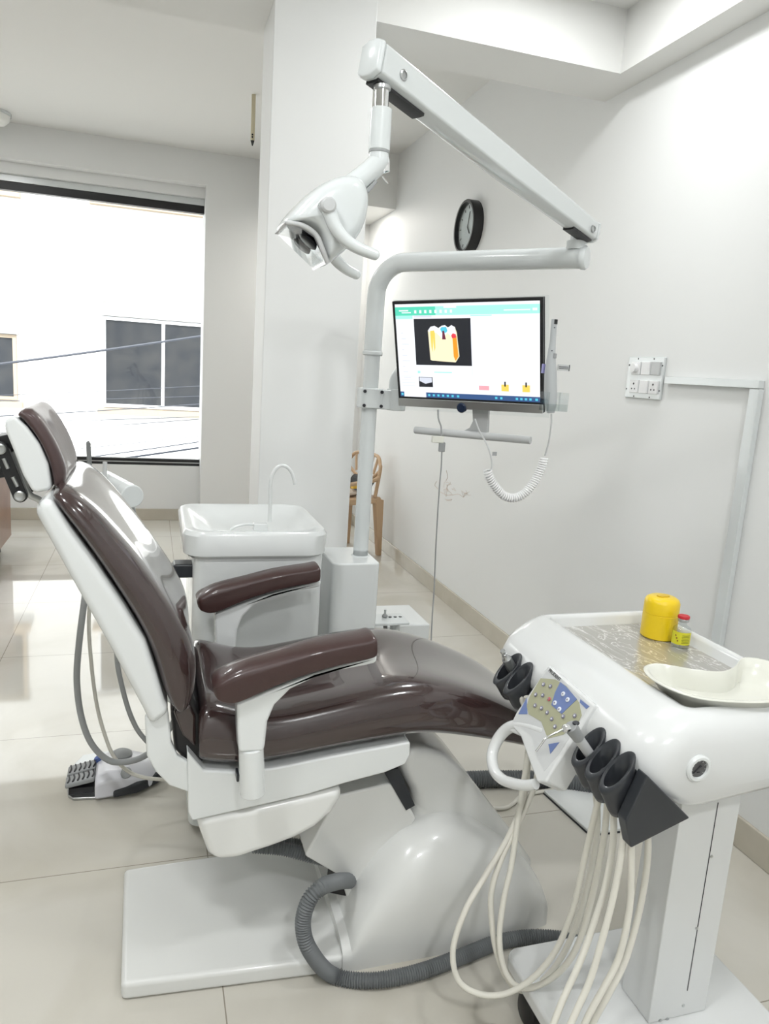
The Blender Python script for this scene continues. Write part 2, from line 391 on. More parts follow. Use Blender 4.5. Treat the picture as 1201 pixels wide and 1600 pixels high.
# ------------------------------------------------------------------ things on the right wall
def on_wall(pts): return [P(a, b, x=XW-.004) for a, b in pts]
cc = V((XW, 4.18, 2.235)); R = .148
t = thing('wall_clock', 'round black-rimmed clock on the right wall', 'clock', cc)
MB().lathe(cc, [(R, 0), (R, -.055), (R-.004, -.06), (R-.016, -.06), (R-.018, -.045), (R-.018, -.001)], (1, 0, 0), 48).build('rim', BLACK, t)
face = MB().lathe(cc-V((.03, 0, 0)), [(.001, 0), (R-.017, 0), (R-.017, .004), (.001, .004)], (1, 0, 0), 48).build('dial', PAPER, t)
for k in range(12):
    an = k*math.pi/6; d = V((0, -math.sin(an), math.cos(an)))
    MB().cyl(cc-V((.031, 0, 0))+d*.102, cc-V((.031, 0, 0))+d*.118, .0026, seg=6).build('hour_mark', INK, face)
for an, L, r, nm in ((.25, .085, .0022, 'minute_hand'), (2.45, .05, .003, 'hour_hand')):
    d = V((0, -math.sin(an), math.cos(an)))
    MB().cyl(cc-V((.034, 0, 0)), cc-V((.034, 0, 0))+d*L, r, seg=6).build(nm, INK, face)
MB().lathe(cc-V((.048, 0, 0)), [(.001, 0), (R-.017, 0), (R-.017, .002), (.001, .002)], (1, 0, 0), 48).build('glass', CLEAR, t)

y0, y1, z0, z1 = 2.303, 2.517, 1.352, 1.506
t = thing('switch_board', 'white switch and socket board on the right wall', 'switch board', (XW, (y0+y1)/2, z0))
MB().box((XW-.010, y0, z0), (XW, y1, z1)).build('frame', WMET, t, bevel=.004)
ym = [y1-.030-.058*k for k in range(4)]
for r, (za, zb) in enumerate(((1.440, 1.488), (1.372, 1.420))):
    for k in range(3):
        a, b = ym[k+1]+.004, ym[k]-.004
        o = MB().box((XW-.017, a, za), (XW-.009, b, zb)).build(('dimmer' if k == 0 else 'switch') if r == 0 else ('socket' if k != 1 else 'switch'), PAPER if (r, k) != (0, 2) else LGREY, t, bevel=.002)
        if r == 0 and k == 0: MB().lathe((XW-.017, (a+b)/2, (za+zb)/2), [(.018, 0), (.017, -.015), (.001, -.016)], (1, 0, 0), 20).build('knob', PAPER, o)
        if r == 1 and k != 1:
            mm = MB()
            for dy, dz, rr in ((0, .010, .004), (-.009, -.009, .003), (.009, -.009, .003)):
                mm.cyl((XW-.0178, (a+b)/2+dy, (za+zb)/2+dz), (XW-.0165, (a+b)/2+dy, (za+zb)/2+dz), rr, seg=8)
            mm.build('pin_holes', INK, o)
for yy, zz in ((y0+.008, 1.475), (y1-.008, 1.475), (y0+.008, 1.385), (y1-.008, 1.385), (y0+.06, 1.499), (y1-.06, 1.499), (y0+.06, 1.359), (y1-.06, 1.359)):
    MB().cyl((XW-.0108, yy, zz), (XW-.009, yy, zz), .0032, seg=8).build('screw', INK, t)
t = thing('cable_trunking', 'white cable trunking running from the switch board to the skirting', 'trunking', (XW, 1.85, 0))
MB().box((XW-.022, 1.835, 1.412), (XW-.0005, 2.275, 1.437)).build('horizontal_trunk', WMET, t, bevel=.002)
MB().box((XW-.020, 1.832, .102), (XW-.0005, 1.872, 1.411)).build('vertical_trunk', WMET, t, bevel=.002)

# ------------------------------------------------------------------ wooden cabinet at the left
c = P(18, 837, z=.10)
t = thing('wooden_cabinet', 'brown wooden cabinet standing behind the headrest of the treatment chair', 'cabinet', (c.x-.25, 4.4, 0))
MB().box((c.x-.45, 3.4, .10), (c.x-.018, c.y-.002, .76)).build('body', WOOD, t, bevel=.004)
MB().box((c.x-.47, 3.38, .76), (c.x+.01, c.y+.01, .79)).build('top', WOOD, t, bevel=.004)
for k in range(4):
    a = c.y-.004-.55*k
    d = MB().box((c.x-.018, a-.54, .105), (c.x, a, .75)).build('door', WOOD, t, bevel=.002)
    MB().box((c.x, a-.5, .5), (c.x+.012, a-.485, .62)).build('handle', STEEL, d, bevel=.003)
MB().box((c.x-.42, 3.45, 0), (c.x-.06, c.y-.05, .10)).build('plinth', BLACK, t)

# ------------------------------------------------------------------ treatment chair (long axis along x, centre line y = 1.67)
YC = 1.67
t = chair = thing('dental_chair', 'brown vinyl reclining treatment chair on a white base', 'treatment chair', (.45, YC, 0))
# floor plate
pl = MB()
A = [(-.053, 1.478), (.4386, 1.444), (.46, 1.60), (.46, 1.885), (-.058, 1.87)]
pl.slab(A, 0, .045).build('floor_plate', PEARL, t, bevel=.012)
# rounded hump of the base
def arch(x, hw, zt, yc, n=14, p=2.6, z0=.0):
    return [(x, yc+hw*math.copysign(abs(math.cos(a))**(2/p), math.cos(a)), z0+(zt-z0)*abs(math.sin(a))**(2/p)) for a in (math.pi*k/n for k in range(n+1))]
NY = 1.50
top = prof([(534, 1425), (545, 1395), (575, 1345), (610, 1305), (640, 1284), (680, 1270), (720, 1270), (760, 1288), (800, 1320), (835, 1360), (852, 1400)], 1.55)
x0 = P(535, 1521, z=0).x; x1 = P(851, 1440, z=0).x
tp = smooth_path([V((x, 0, z)) for x, z in top], 4)
def hump(x, z, hw):
    out = [(x, 1.665+hw, 0)]; h0 = z*.35; n_ = 22
    for k in range(n_+1):
        a = math.pi*k/n_; c_, s_ = math.cos(a), math.sin(a)
        out.append((x, 1.665+hw*math.copysign(abs(c_)**.62, c_), h0+(z-h0)*abs(s_)**.72))
    return out+[(x, 1.665-hw, 0)]
rings = [hump(x0, tp[0].z*.97, .216)]
for i, p in enumerate(tp):
    f = i/(len(tp)-1); rings.append(hump(max(x0+.004+.0005*i, min(x1-.002, p.x)), p.z, (.220-.045*max(0, (f-.55)/.45)**1.5)))
rings.append(hump(x1, tp[-1].z*.93, .168))
MB().loft(rings).build('base_hump', PEARL, t, angle=50)
# neck column rising from the hump to the seat frame
pts = prof([(634, 1170), (668, 1168), (700, 1180), (735, 1215), (770, 1262), (805, 1306), (835, 1350), (830, 1400), (700, 1420), (590, 1400), (618, 1320), (652, 1268), (645, 1240), (625, 1205)], 1.56)
MB().prism(pts, 1.56, 1.79).build('neck_column', PEARL, t, bevel=.03, seg=5)
# slanted lift arm and its dark pivot
pts = prof([(520, 1225), (610, 1205), (640, 1262), (610, 1310), (560, 1352), (535, 1385), (525, 1350), (470, 1318)], 1.60)
la = MB().prism(pts, 1.55, 1.80).build('lift_arm', PEARL, t, bevel=.006)
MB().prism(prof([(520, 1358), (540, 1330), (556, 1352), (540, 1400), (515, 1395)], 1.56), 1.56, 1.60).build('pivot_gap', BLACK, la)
MB().prism(prof([(600, 1207), (622, 1200), (648, 1258), (634, 1266)], 1.548), 1.547, 1.56).build('painted_shadow_gap', CHAR, la)  # charcoal strip stands in for the shade between lift arm and neck
# seat frame, upper and lower tier
pts = prof([(292, 1172), (299, 1180), (318, 1202), (372, 1205), (430, 1198), (520, 1180), (640, 1158), (640, 1178), (632, 1193), (600, 1206), (540, 1222), (480, 1240), (300, 1281), (294, 1268)], 1.46)
MB().prism(pts, 1.455, 1.885).build('seat_frame', WHITE, t, bevel=.016, seg=4)
pts = prof([(305, 1276), (420, 1253), (534, 1226), (531, 1245), (516, 1268), (492, 1290), (460, 1307), (420, 1322), (370, 1338), (338, 1341), (324, 1330), (313, 1300)], 1.47)
MB().prism(pts, 1.458, 1.882).build('lower_skirt', PEARL, t, bevel=.018, seg=4)

def cushion(st, hw, yc, v=((-1, 0), (-1, .55), (-.93, .93), (-.74, 1.03), (-.35, .97), (0, .94), (.35, .97), (.74, 1.03), (.93, .93), (1, .55), (1, 0), (.5, 0), (-.5, 0))):
    rings = []; n = len(st)
    for i, (b, r) in enumerate(st):
        h = hw(i/(n-1)) if callable(hw) else hw; yn = yc-h
        B = P(*b, y=yn); R = P(*r, y=yn)
        rings.append([(B.x+(R.x-B.x)*k, yc+u*h, B.z+(R.z-B.z)*k) for u, k in v])
    return MB().loft(rings)
# seat cushion
st = [((311, 1192), (309, 1150)), ((312, 1199), (312, 1116)), ((326, 1206), (328, 1104)), ((372, 1207), (372, 1118)), ((430, 1199), (430, 1124)), ((500, 1184), (500, 1108)), ((560, 1173), (560, 1094)),
      ((615, 1164), (618, 1081)), ((655, 1157), (668, 1075)), ((700, 1158), (720, 1082)), ((750, 1164), (768, 1096)), ((800, 1171), (815, 1115)), ((850, 1180), (862, 1138)), ((880, 1185), (885, 1155))]
cu = cushion(st, lambda f: .225 if f < .93 else .20, YC).build('seat_cushion', BROWN, t, sub=2)
# back cushion, shell, hinge plate
st = [((79, 770), (84, 762)), ((79, 784), (104, 764)), ((90, 800), (122, 778)), ((112, 828), (150, 803)), ((150, 880), (193, 853)), ((192, 943), (242, 916)), ((226, 1000), (287, 980)),
      ((243, 1050), (308, 1024)), ((256, 1095), (310, 1078)), ((270, 1115), (302, 1106)), ((284, 1120), (290, 1118))]
cushion(st, lambda f: .20+.035*min(1, f*4), YC).build('back_cushion', BROWN, t, sub=2)
pts = prof([(52, 797), (60, 786), (76, 775), (112, 828), (150, 880), (192, 943), (227, 1000), (244, 1050), (257, 1095), (266, 1112), (236, 1135), (224, 1110), (172, 1012), (112, 906)], 1.45)
MB().prism(pts, 1.445, 1.895).build('back_shell', WHITE, t, bevel=.018, seg=4)
hp = prof([(226, 1120), (262, 1108), (266, 1140), (268, 1160), (277, 1182), (294, 1192), (297, 1240), (264, 1228), (243, 1207), (229, 1182)], 1.46)
for ya, yb in ((1.46, 1.48), (1.86, 1.88)):
    MB().prism(hp, ya, yb).build('hinge_plate', WHITE, t, bevel=.006)
MB().prism(prof([(266, 1112), (300, 1080), (316, 1120), (317, 1205), (303, 1198), (290, 1190), (272, 1170)], 1.49), 1.485, 1.855).build('hinge_cover', BLACK, t, bevel=.01)
MB().prism(prof([(270, 1112), (296, 1100), (306, 1120), (306, 1170), (285, 1150)], 1.475), 1.474, 1.866).build('hinge_flap', BROWN, t, bevel=.008)

# headrest
def z4(a, b): return (a/5.715, 620+b/5.715)
hs = [z4(*p) for p in [(32, 245), (48, 212), (85, 185), (130, 165), (240, 270), (350, 420), (430, 600), (466, 790), (452, 835), (330, 858), (285, 850), (200, 700), (100, 440), (50, 320)]]
h = MB().prism(prof(hs, 1.54), 1.54, 1.80).build('headrest_shell', WHITE, t, bevel=.014, seg=4)
st = [(z4(140, 172), z4(160, 130)), (z4(150, 175), z4(215, 98)), (z4(200, 225), z4(295, 130)), (z4(265, 300), z4(385, 245)), (z4(340, 405), z4(475, 390)), (z4(405, 540), z4(545, 545)),
      (z4(445, 670), z4(590, 680)), (z4(465, 780), z4(580, 775)), (z4(470, 830), z4(525, 812))]
HEADV = mat('headrest_vinyl', (.055, .030, .029), .42, coat=.25, bump=(60, .15, .003))
hc = cushion(st, .135, 1.67, ((-1, 0), (-1, .55), (-.95, .9), (-.8, 1.04), (-.4, .99), (0, .96), (.4, .99), (.8, 1.04), (.95, .9), (1, .55), (1, 0), (.5, 0), (-.5, 0))).build('headrest_cushion', HEADV, t, sub=2)
br = MB()
def capsule(a, b, r, ya, yb, n=10):
    a, b = V((a[0], 0, a[1])), V((b[0], 0, b[1])); d = (b-a).normalized(); an = math.atan2(d.z, d.x); pts = []
    for k in range(n+1):
        q_ = an-math.pi/2+math.pi*k/n; pts.append((b.x+r*math.cos(q_), b.z+r*math.sin(q_)))
    for k in range(n+1):
        q_ = an+math.pi/2+math.pi*k/n; pts.append((a.x+r*math.cos(q_), a.z+r*math.sin(q_)))
    return MB().prism(pts, ya, yb)
(pa, pb, pc) = prof([(3, 700), (33, 773), (-40, 720)], 1.62)
lk = capsule(pa, pb, .0135, 1.605, 1.622).build('headrest_link', BLACK, t, bevel=.002)
capsule(pa, pb, .0135, 1.715, 1.732).build('headrest_link', BLACK, t, bevel=.002)
capsule(prof([(-30, 700)], 1.62)[0], prof([(14, 690)], 1.62)[0], .014, 1.625, 1.715).build('headrest_arm', BLACK, t, bevel=.002)
capsule(prof([(-30, 745)], 1.62)[0], prof([(10, 738)], 1.62)[0], .010, 1.625, 1.715).build('headrest_arm', BLACK, t, bevel=.002)
for p_ in (pa, pb):
    MB().lathe((p_[0], 1.605, p_[1]), [(.0105, 0), (.0105, -.004), (.008, -.0055), (.004, -.0045), (.001, -.0045)], (0, 1, 0), 24).build('bolt', STEEL, lk)
for a, b in (((6, 716), (13, 732)), ((20, 745), (28, 760))):
    (ax, az), (bx, bz) = prof([a, b], 1.605)
    MB().tube([(ax, 1.604, az), (bx, 1.604, bz)], .004, 10, 0).build('slot', STEEL, lk)
g = [P(20, 706, y=1.66), P(32, 738, y=1.66), P(44, 770, y=1.66), P(60, 780, y=1.67), P(70, 790, y=1.67), P(86, 812, y=1.67)]
MB().tube(g, .007, 12).build('headrest_rod', STEEL, t)

# armrests
def armrest(ya, yb, dz=0):
    # ya..yb: the pad across; the pad outline is measured on the near armrest plane
    a = thing_part = None
    rp = prof([(369, 1095), (420, 1075), (480, 1052), (540, 1034), (588, 1020), (586, 1033), (570, 1037), (528, 1045), (490, 1056), (452, 1074), (428, 1098), (417, 1124), (413, 1160), (411, 1170), (372, 1172), (370, 1140)], 1.385)
    br = MB().prism(rp, ya+.018, yb-.018).build('armrest_bracket', WHITE, t, bevel=.007)
    lo = prof([(392, 1166), (395, 1238)], 1.395); yc = (ya+yb)/2
    MB().tube([(lo[0][0], yc, lo[0][1]), (lo[1][0], yc, lo[1][1]-.004)], .0255, 20, 0).build('post', WHITE, br, bevel=.004)
    top = [(333, 1077), (345, 1069), (375, 1056), (436, 1037), (490, 1021), (530, 1012), (568, 1005), (585, 1001), (591, 1003)]
    bot = [(336, 1089), (346, 1096), (372, 1097), (436, 1069), (490, 1050), (530, 1039), (568, 1031), (585, 1026), (590, 1019)]
    rings = []; hw = (yb-ya)/2
    lo_ = smooth_path([V((x, 0, z)) for x, z in prof(bot, 1.36)], 4); hi_ = smooth_path([V((x, 0, z)) for x, z in prof(top, 1.36)], 4); n_ = len(lo_)
    for i, (b_, t_) in enumerate(zip(lo_, hi_)):
        d_ = min(i, n_-1-i); e = (.80, .90, .96, .99)[d_] if d_ < 4 else 1
        g_ = (.86, .95, 1.0)[d_] if d_ < 3 else 1
        rings.append([(b_.x+(t_.x-b_.x)*(.5+(k-.5)*g_), yc+u*hw*e, b_.z+(t_.z-b_.z)*(.5+(k-.5)*g_)) for u, k in ((-.93, 0), (-.985, .05), (-1, .16), (-1, .88), (-.97, .98), (-.88, 1.08), (-.5, 1.20), (0, 1.24), (.5, 1.20), (.88, 1.08), (.97, .98), (1, .88), (1, .16), (.985, .05), (.93, 0))])
    MB().loft(rings).build('armrest_pad', PAD, t, bevel=.004, angle=60)
armrest(1.355, 1.435); armrest(1.355+.54, 1.435+.54)
bo = prof([(369, 1207), (373, 1214)], 1.44)
MB().box((bo[0][0], 1.43, bo[1][1]-.006), (bo[1][0], 1.46, bo[0][1])).build('side_bolt', CHAR, t, bevel=.002)

# ------------------------------------------------------------------ grey hoses under and in front of the chair
a = [P(395, 1322, y=1.64), P(440, 1326, y=1.62), P(490, 1338, y=1.60), P(540, 1350, y=1.60)]
b = [P(420, 1315, y=1.70), P(470, 1322, y=1.68), P(520, 1338, y=1.66), P(560, 1352, y=1.66)]
tag(MB().ribbed(a, .016, .006).build('corrugated_hose', HOSE), 'grey corrugated hose under the seat frame, the nearer of two', 'hose', 'hoses under the seat')
tag(MB().ribbed(b, .016, .006).build('corrugated_hose', HOSE), 'grey corrugated hose under the seat frame, half hidden behind the nearer', 'hose', 'hoses under the seat')
def fl(px, py, z=.018): return P(px, py, z=z)
g = [P(562, 1376, y=1.66), P(546, 1376, y=1.56), P(528, 1377, y=1.475), P(502, 1386, y=1.435), V(P(482, 1408, y=1.425)), P(473, 1445, y=1.42), P(484, 1485, y=1.41), fl(520, 1524), fl(580, 1532), fl(650, 1520), fl(720, 1495), fl(780, 1472), fl(840, 1464), fl(905, 1472), fl(960, 1500)]
tag(MB().ribbed(g, .0165, .006).build('corrugated_hose', HOSE), 'long grey corrugated hose looping out of the chair base across the floor', 'hose')
g = [fl(640, 1232, .028), fl(700, 1222, .028), fl(740, 1218, .028), fl(800, 1217, .028), fl(860, 1219, .028), fl(930, 1228, .028)]
tag(MB().ribbed(g, .027, .009).build('corrugated_hose', HOSE), 'thick grey corrugated hose lying on the floor behind the chair neck', 'hose')
g = [fl(730, 1262, .007), fl(770, 1263, .007), fl(790, 1262, .007), fl(803, 1254, .007), fl(815, 1244, .007), fl(850, 1236, .007), fl(880, 1232, .007)]
tag(MB().tube(g, .0065, 10).build('floor_cable', CREAM), 'thin cream cable on the floor in front of the thick grey hose', 'cable')

# ------------------------------------------------------------------ foot control
c0 = P(170, 1215, z=0)
t = thing('foot_control', 'grey and white foot control on the floor behind the chair', 'foot control', (c0.x, c0.y, 0))
out = [P(a, b, z=.008) for a, b in [(103, 1216), (106, 1243), (114, 1248), (155, 1246), (195, 1240), (225, 1228), (238, 1215), (246, 1195), (222, 1178), (180, 1172), (130, 1180), (110, 1200)]]
MB().slab([(p.x, p.y) for p in out], .0, .010).build('base_plate', STEEL, t, bevel=.003)
bx = lambda a, b, z: tuple(P(a, b, z=z))
r1 = [bx(154, 1244, .012), bx(152, 1196, .07), bx(158, 1186, .085), bx(164, 1182, .085), bx(168, 1200, .012)]
def ring(cx, x, yn, yf, z0, zt): return [(x, yn, z0), (x, yn+.005, zt*.75), (x, yn+.03, zt), (x, yf-.03, zt), (x, yf-.005, zt*.75), (x, yf, z0)]
xa = c0.x
MB().loft([ring(0, xa-.035, 2.27, 2.44, .01, .075), ring(0, xa+.0, 2.275, 2.46, .01, .088), ring(0, xa+.06, 2.285, 2.47, .01, .082), ring(0, xa+.13, 2.31, 2.47, .01, .06), ring(0, xa+.165, 2.34, 2.45, .01, .04)]).build('body', mat('foot_white', (.66, .66, .70), .3, coat=.3), t, bevel=.008)
for ya, yb in ((2.312, 2.366), (2.374, 2.43)):
    pd = MB().loft([[(xa-.125, ya, .032), (xa-.125, yb, .032), (xa-.125, yb, .048), (xa-.125, ya, .048)], [(xa-.037, ya, .048), (xa-.037, yb, .048), (xa-.037, yb, .066), (xa-.037, ya, .066)]]).build('pedal', GREY, t, bevel=.006)
    m = MB()
    for k in range(6):
        xx = xa-.117+.0145*k; zz = .0495+.20*(xx-xa+.125)
        m.tube([(xx, ya+.006, zz), (xx+.004, (ya+yb)/2, zz+.001), (xx, yb-.006, zz)], .0028, 6, 4)
    m.build('tread', CHAR, pd)
    MB().box((xa-.115, ya+.006, .010), (xa-.04, yb-.01, .03)).build('pedal_spring_box', BLACK, pd)
MB().lathe((xa+.04, 2.41, .082), [(.034, -.004), (.034, .006), (.022, .014), (.001, .016)], seg=24).build('top_button', GREY, t)
MB().lathe((xa+.055, 2.31, .07), [(.020, -.004), (.020, .006), (.012, .010), (.001, .011)], (0, -.6, 1), 20).build('side_button', GREY, t)
MB().lathe((xa-.03, 2.40, .08), [(.012, -.01), (.012, .008), (.001, .010)], (-.5, 0, 1), 16).build('blue_button', mat('blue_plastic', (.10, .16, .42), .4), t)
MB().loft([[(xa+.02, 2.268, .012), (xa+.02, 2.280, .012), (xa+.02, 2.284, .030), (xa+.02, 2.272, .030)], [(xa+.09, 2.282, .012), (xa+.09, 2.30, .012), (xa+.09, 2.305, .045), (xa+.09, 2.288, .040)], [(xa+.17, 2.34, .012), (xa+.17, 2.36, .012), (xa+.17, 2.365, .045), (xa+.17, 2.345, .042)]]).build('side_bumper', CHAR, t, bevel=.004)

# ------------------------------------------------------------------ spittoon unit
t = thing('spittoon_unit', 'white spittoon cabinet with a rounded basin in front of the column', 'spittoon', (.30, 2.2, 0))
YS = 2.05
x0, x1 = P(302, 880, y=YS).x, P(506, 880, y=YS).x
MB().slab(rrect(x0, YS, x1, YS+.42, .035), .02, .86).build('cabinet', WHITE, t, bevel=.006)
bx0, bx1 = P(285, 840, y=YS).x, P(515, 835, y=YS).x
zt, zb = .925, .845
def rr(x0, y0, x1, y1, r, z): return [(a, b, z) for a, b in rrect(x0, y0, x1, y1, r, 6)]
dx = .5*(bx0+bx1); ya, yb = YS-.02, YS+.42
MB().loft([rr(bx0+.02, ya+.02, bx1-.02, yb-.02, .05, zb), rr(bx0+.004, ya+.004, bx1-.004, yb-.004, .06, zb+.012), rr(bx0, ya, bx1, yb, .065, zt-.012), rr(bx0+.008, ya+.008, bx1-.008, yb-.008, .06, zt),
           rr(bx0+.03, ya+.03, bx1-.03, yb-.03, .06, zt-.001), rr(bx0+.045, ya+.05, bx1-.045, yb-.05, .08, zt-.018), rr(bx0+.10, ya+.11, bx1-.10, yb-.11, .09, zt-.05)]).build('basin', WHITE, t)
hx = bx0+.40*(bx1-bx0)
bs = MB().box((hx+.035, YS+.05, zt-.012), (hx+.075, YS+.08, zt+.010)).build('spout_base', WHITE, t, bevel=.003)
q0 = P(421, 818, y=YS+.065); tp = [(421, 815), (422, 780), (423, 752), (428, 737), (437, 728), (447, 729), (455, 737), (459, 748), (461, 757)]
MB().tube([P(*a, y=YS+.065) for a in tp], .0052, 12).build('cup_filler_spout', WHITE, t)
tp = [(405, 820), (385, 819), (370, 822), (360, 828)]
MB().tube([P(*a, y=YS+.065) for a in tp], .004, 10).build('bowl_rinse_spout', WHITE, t)
MB().box((P(270, 890, y=2.12).x, 2.09, P(270, 893, y=2.12).z-.012), (x0+.02, 2.15, P(270, 893, y=2.12).z+.028)).build('arm_joint', CHAR, t, bevel=.006)
am = P(268, 893, y=2.12)
MB().tube([(am.x+.02, 2.12, am.z+.01), (am.x-.05, 2.13, am.z+.02), (am.x-.11, 2.15, am.z+.04), P(205, 800, y=2.16), P(190, 785, y=2.17)], .013, 12).build('assistant_arm', GREY, t)

# assistant's instruments behind the backrest
e0, e1 = P(207, 776, y=2.12), P(165, 752, y=2.34)
hd = thing('suction_holder', 'white cylinder holder of suction tips behind the backrest', 'holder', e0)
MB().cyl(e0, e1, .032, seg=32).build('cylinder', WMET, hd, bevel=.004)
MB().cyl(e0+(e1-e0)*.22, e0+(e1-e0)*.24, .0325, seg=32).build('groove', LGREY, hd)
e2, e3 = P(165, 752, y=2.32), P(112, 742, y=2.28)
MB().tube([e2, e3], .011, 12, 0).build('bracket', LGREY, hd)
def suction(base, top, r0, label):
    s = thing('suction_handpiece', label, 'handpiece', base, 'suction handpieces behind the backrest')
    d = top-base
    MB().lathe(base, [(r0*.5, -.015), (r0*.8, -.01), (r0, .0), (r0, d.length*.25), (r0*.55, d.length*.36)], d, 20).build('grip', mat('suction_grey', (.20, .205, .205), .45), s)
    return s, d
b0, t0 = P(141, 750, y=2.26), P(138, 693, y=2.26)
s, d = suction(b0, t0, .014, 'tall grey suction handpiece with a bent tip behind the backrest')
MB().tube([b0+d*.3, b0+d*.6, t0-d*.1, t0, t0+V((.004, 0, .003))], .0065, 12).build('tip', MATS['suction_grey'], s)
b0, t0 = P(163, 760, y=2.24), P(164, 722, y=2.24)
s, d = suction(b0, t0, .013, 'short grey suction handpiece beside the white cylinder holder')
MB().cyl(b0+d*.35, t0, .006).build('tip', LGREY, s)
def hang(px, y, r, label, m=GREYT):
    return tag(MB().tube([P(*a, y=y) for a in px], r, 12).build('suction_hose', m), label, 'hose', 'suction hoses behind the chair')
hang([(150, 790), (143, 860), (131, 945), (123, 1010), (120, 1065), (127, 1120), (143, 1162), (170, 1188), (200, 1190), (228, 1180), (250, 1160), (275, 1120), (300, 1060)], 2.17, .0092, 'thick grey suction hose looping left of the chair back')
hang([(160, 790), (150, 860), (139, 960), (143, 1040), (152, 1105), (166, 1155), (180, 1185), (205, 1208), (240, 1217), (275, 1215), (300, 1195)], 2.20, .0055, 'thin cream hose hanging beside the thick grey one', CREAM)
hang([(175, 800), (178, 900), (182, 1020), (190, 1070), (204, 1118), (222, 1150), (250, 1172), (290, 1165)], 2.15, .0072, 'grey suction hose hanging closest to the chair back shell')

# ------------------------------------------------------------------ light post with pedestal
YP = 2.30
t = thing('light_post', 'white pedestal and post carrying the lamp arm beside the spittoon', 'lamp post', (.66, YP, 0))
x0, x1 = P(520, 885, y=2.20).x, P(594, 890, y=2.20).x; zp = P(560, 868, y=YP).z
MB().slab(rrect(x0, 2.20, x1, 2.42, .018, 5), 0, zp).build('pedestal', WHITE, t, bevel=.006)
p0 = P(563, 864, y=YP); pk = P(582, 552, y=YP); px_ = .5*(p0.x+pk.x)
zt = P(690, 412, y=YP-.02).z
MB().tube([(px_, YP, zp-.002), (px_, YP, zp+.02), (px_, YP, zp+.05), (px_, YP, pk.z)], lambda f: .0245+.012*max(0, 1-f*12), 24, 4).build('lower_pole', WMET, t)
pr_, pend = V((px_, YP, pk.z)), P(905, 403, y=1.81)
dh = V((pend.x-px_, pend.y-YP, 0)); Lh = dh.length; dh.normalize(); zt = pend.z
RR = .10; pts = [pr_, V((px_, YP, pk.z+.05)), V((px_, YP, zt-RR-.02))]
for k in range(1, 9):
    an = math.pi/2*k/9; pts.append(V((px_, YP, zt-RR))+dh*(RR*(1-math.cos(an)))+V((0, 0, RR*math.sin(an))))
pts += [V((px_, YP, zt))+dh*(RR+.02), V((px_, YP, zt))+dh*(Lh*.6), V((px_, YP, zt))+dh*(Lh+.014)]
MB().tube(pts, .0278, 24, 4).build('curved_tube', WMET, t)
MB().lathe(V((px_, YP, zt))+dh*(Lh+.012), [(.030, -.006), (.031, .003), (.027, .009), (.001, .011)], dh, 28).build('end_cap', WMET, t)
MB().lathe((px_, YP, pk.z), [(.0285, -.007), (.0315, -.004), (.0315, .004), (.0285, .007)], seg=28).build('collar', WMET, t)
ck = P(574, 622, y=YP)
MB().slab(rrect(px_-.038, YP-.036, px_+.038, YP+.036, .02, 4), ck.z-.031, ck.z+.032).build('clamp', WMET, t, bevel=.004)
for sx in (-.028, .028):
    for sz in (-.022, .022): MB().cyl((px_+sx, YP-.0385, ck.z+sz), (px_+sx, YP-.034, ck.z+sz), .0052, seg=12).build('clamp_screw', INK, t)
MB().cyl((px_+.085, YP-.01, ck.z-.034), (px_+.085, YP-.01, ck.z+.034), .031, seg=28).build('arm_socket', WMET, t, bevel=.003)
MB().box((px_+.03, YP-.03, ck.z-.032), (px_+.085, YP+.012, ck.z+.03)).build('socket_web', WMET, t, bevel=.004)

# ------------------------------------------------------------------ operating lamp
YL = 1.40
tipc = P(590, 112, y=YL); root = pend+V((0, 0, .075)); 
t = thing('operating_lamp', 'white dental operating lamp on a slanted arm above the chair', 'operating lamp', pend)
MB().lathe(V((pend.x, pend.y, zt+.02))-dh*.012, [(.026, 0), (.026, .022), (.017, .024), (.017, .055)], seg=24).build('swivel', WMET, t)
a0 = P(584, 95, y=YL+.0); a1 = P(921, 362, y=1.805)
ax = (a1-a0).normalized(); sd = ax.cross(V((0, 0, 1))).normalized(); upv = sd.cross(ax).normalized()
def asec(p, h0, h1, wd, r=.3):
    pr = [(-.5, -.5+r*.4), (-.5+r, -.5), (.5-r, -.5), (.5, -.5+r*.4), (.5, .5-r*.4), (.5-r, .5), (-.5+r, .5), (-.5, .5-r*.4)]
    return [p+sd*(u*wd)+upv*(h0 if v < -.4 else (h1 if v > .4 else (h0+(h1-h0)*(v+.5)))) for u, v in pr]
La = (a1-a0).length
MB().loft([asec(a0, -.032, .032, .052), asec(a0+ax*La*.5, -.034, .032, .052), asec(a1, -.026, .026, .048)]).build('spring_arm', WMET, t, bevel=.004)
MB().loft([asec(a0-ax*.013, -.028, .029, .044), asec(a0-ax*.010, -.0335, .034, .053), asec(a0-ax*.0005, -.0355, .0345, .055)]).build('arm_end_cap', WMET, t, bevel=.005)
MB().loft([asec(a1+ax*.001, -.0285, .0285, .051), asec(a1+ax*.012, -.027, .027, .048), asec(a1+ax*.018, -.019, .019, .036)]).build('arm_end_cap', WMET, t, bevel=.005)
MB().loft([asec(a0+ax*.004, -.037, -.030, .030), asec(a0+ax*.135, -.037, -.030, .030)]).build('arm_slot', BLACK, t)
MB().loft([asec(a1-ax*.105, -.033, -.024, .030), asec(a1-ax*.008, -.030, -.024, .030)]).build('arm_slot', BLACK, t)
for c_, off in ((a0+ax*.052, -.004), (a1-ax*.030, -.006)):
    nn = -sd if sd.y > 0 else sd
    MB().lathe(c_+nn*.0255+upv*off, [(.0095, 0), (.0095, .003), (.0065, .0045), (.006, .002), (.001, .002)], nn, 20).build('arm_bolt', STEEL, t)
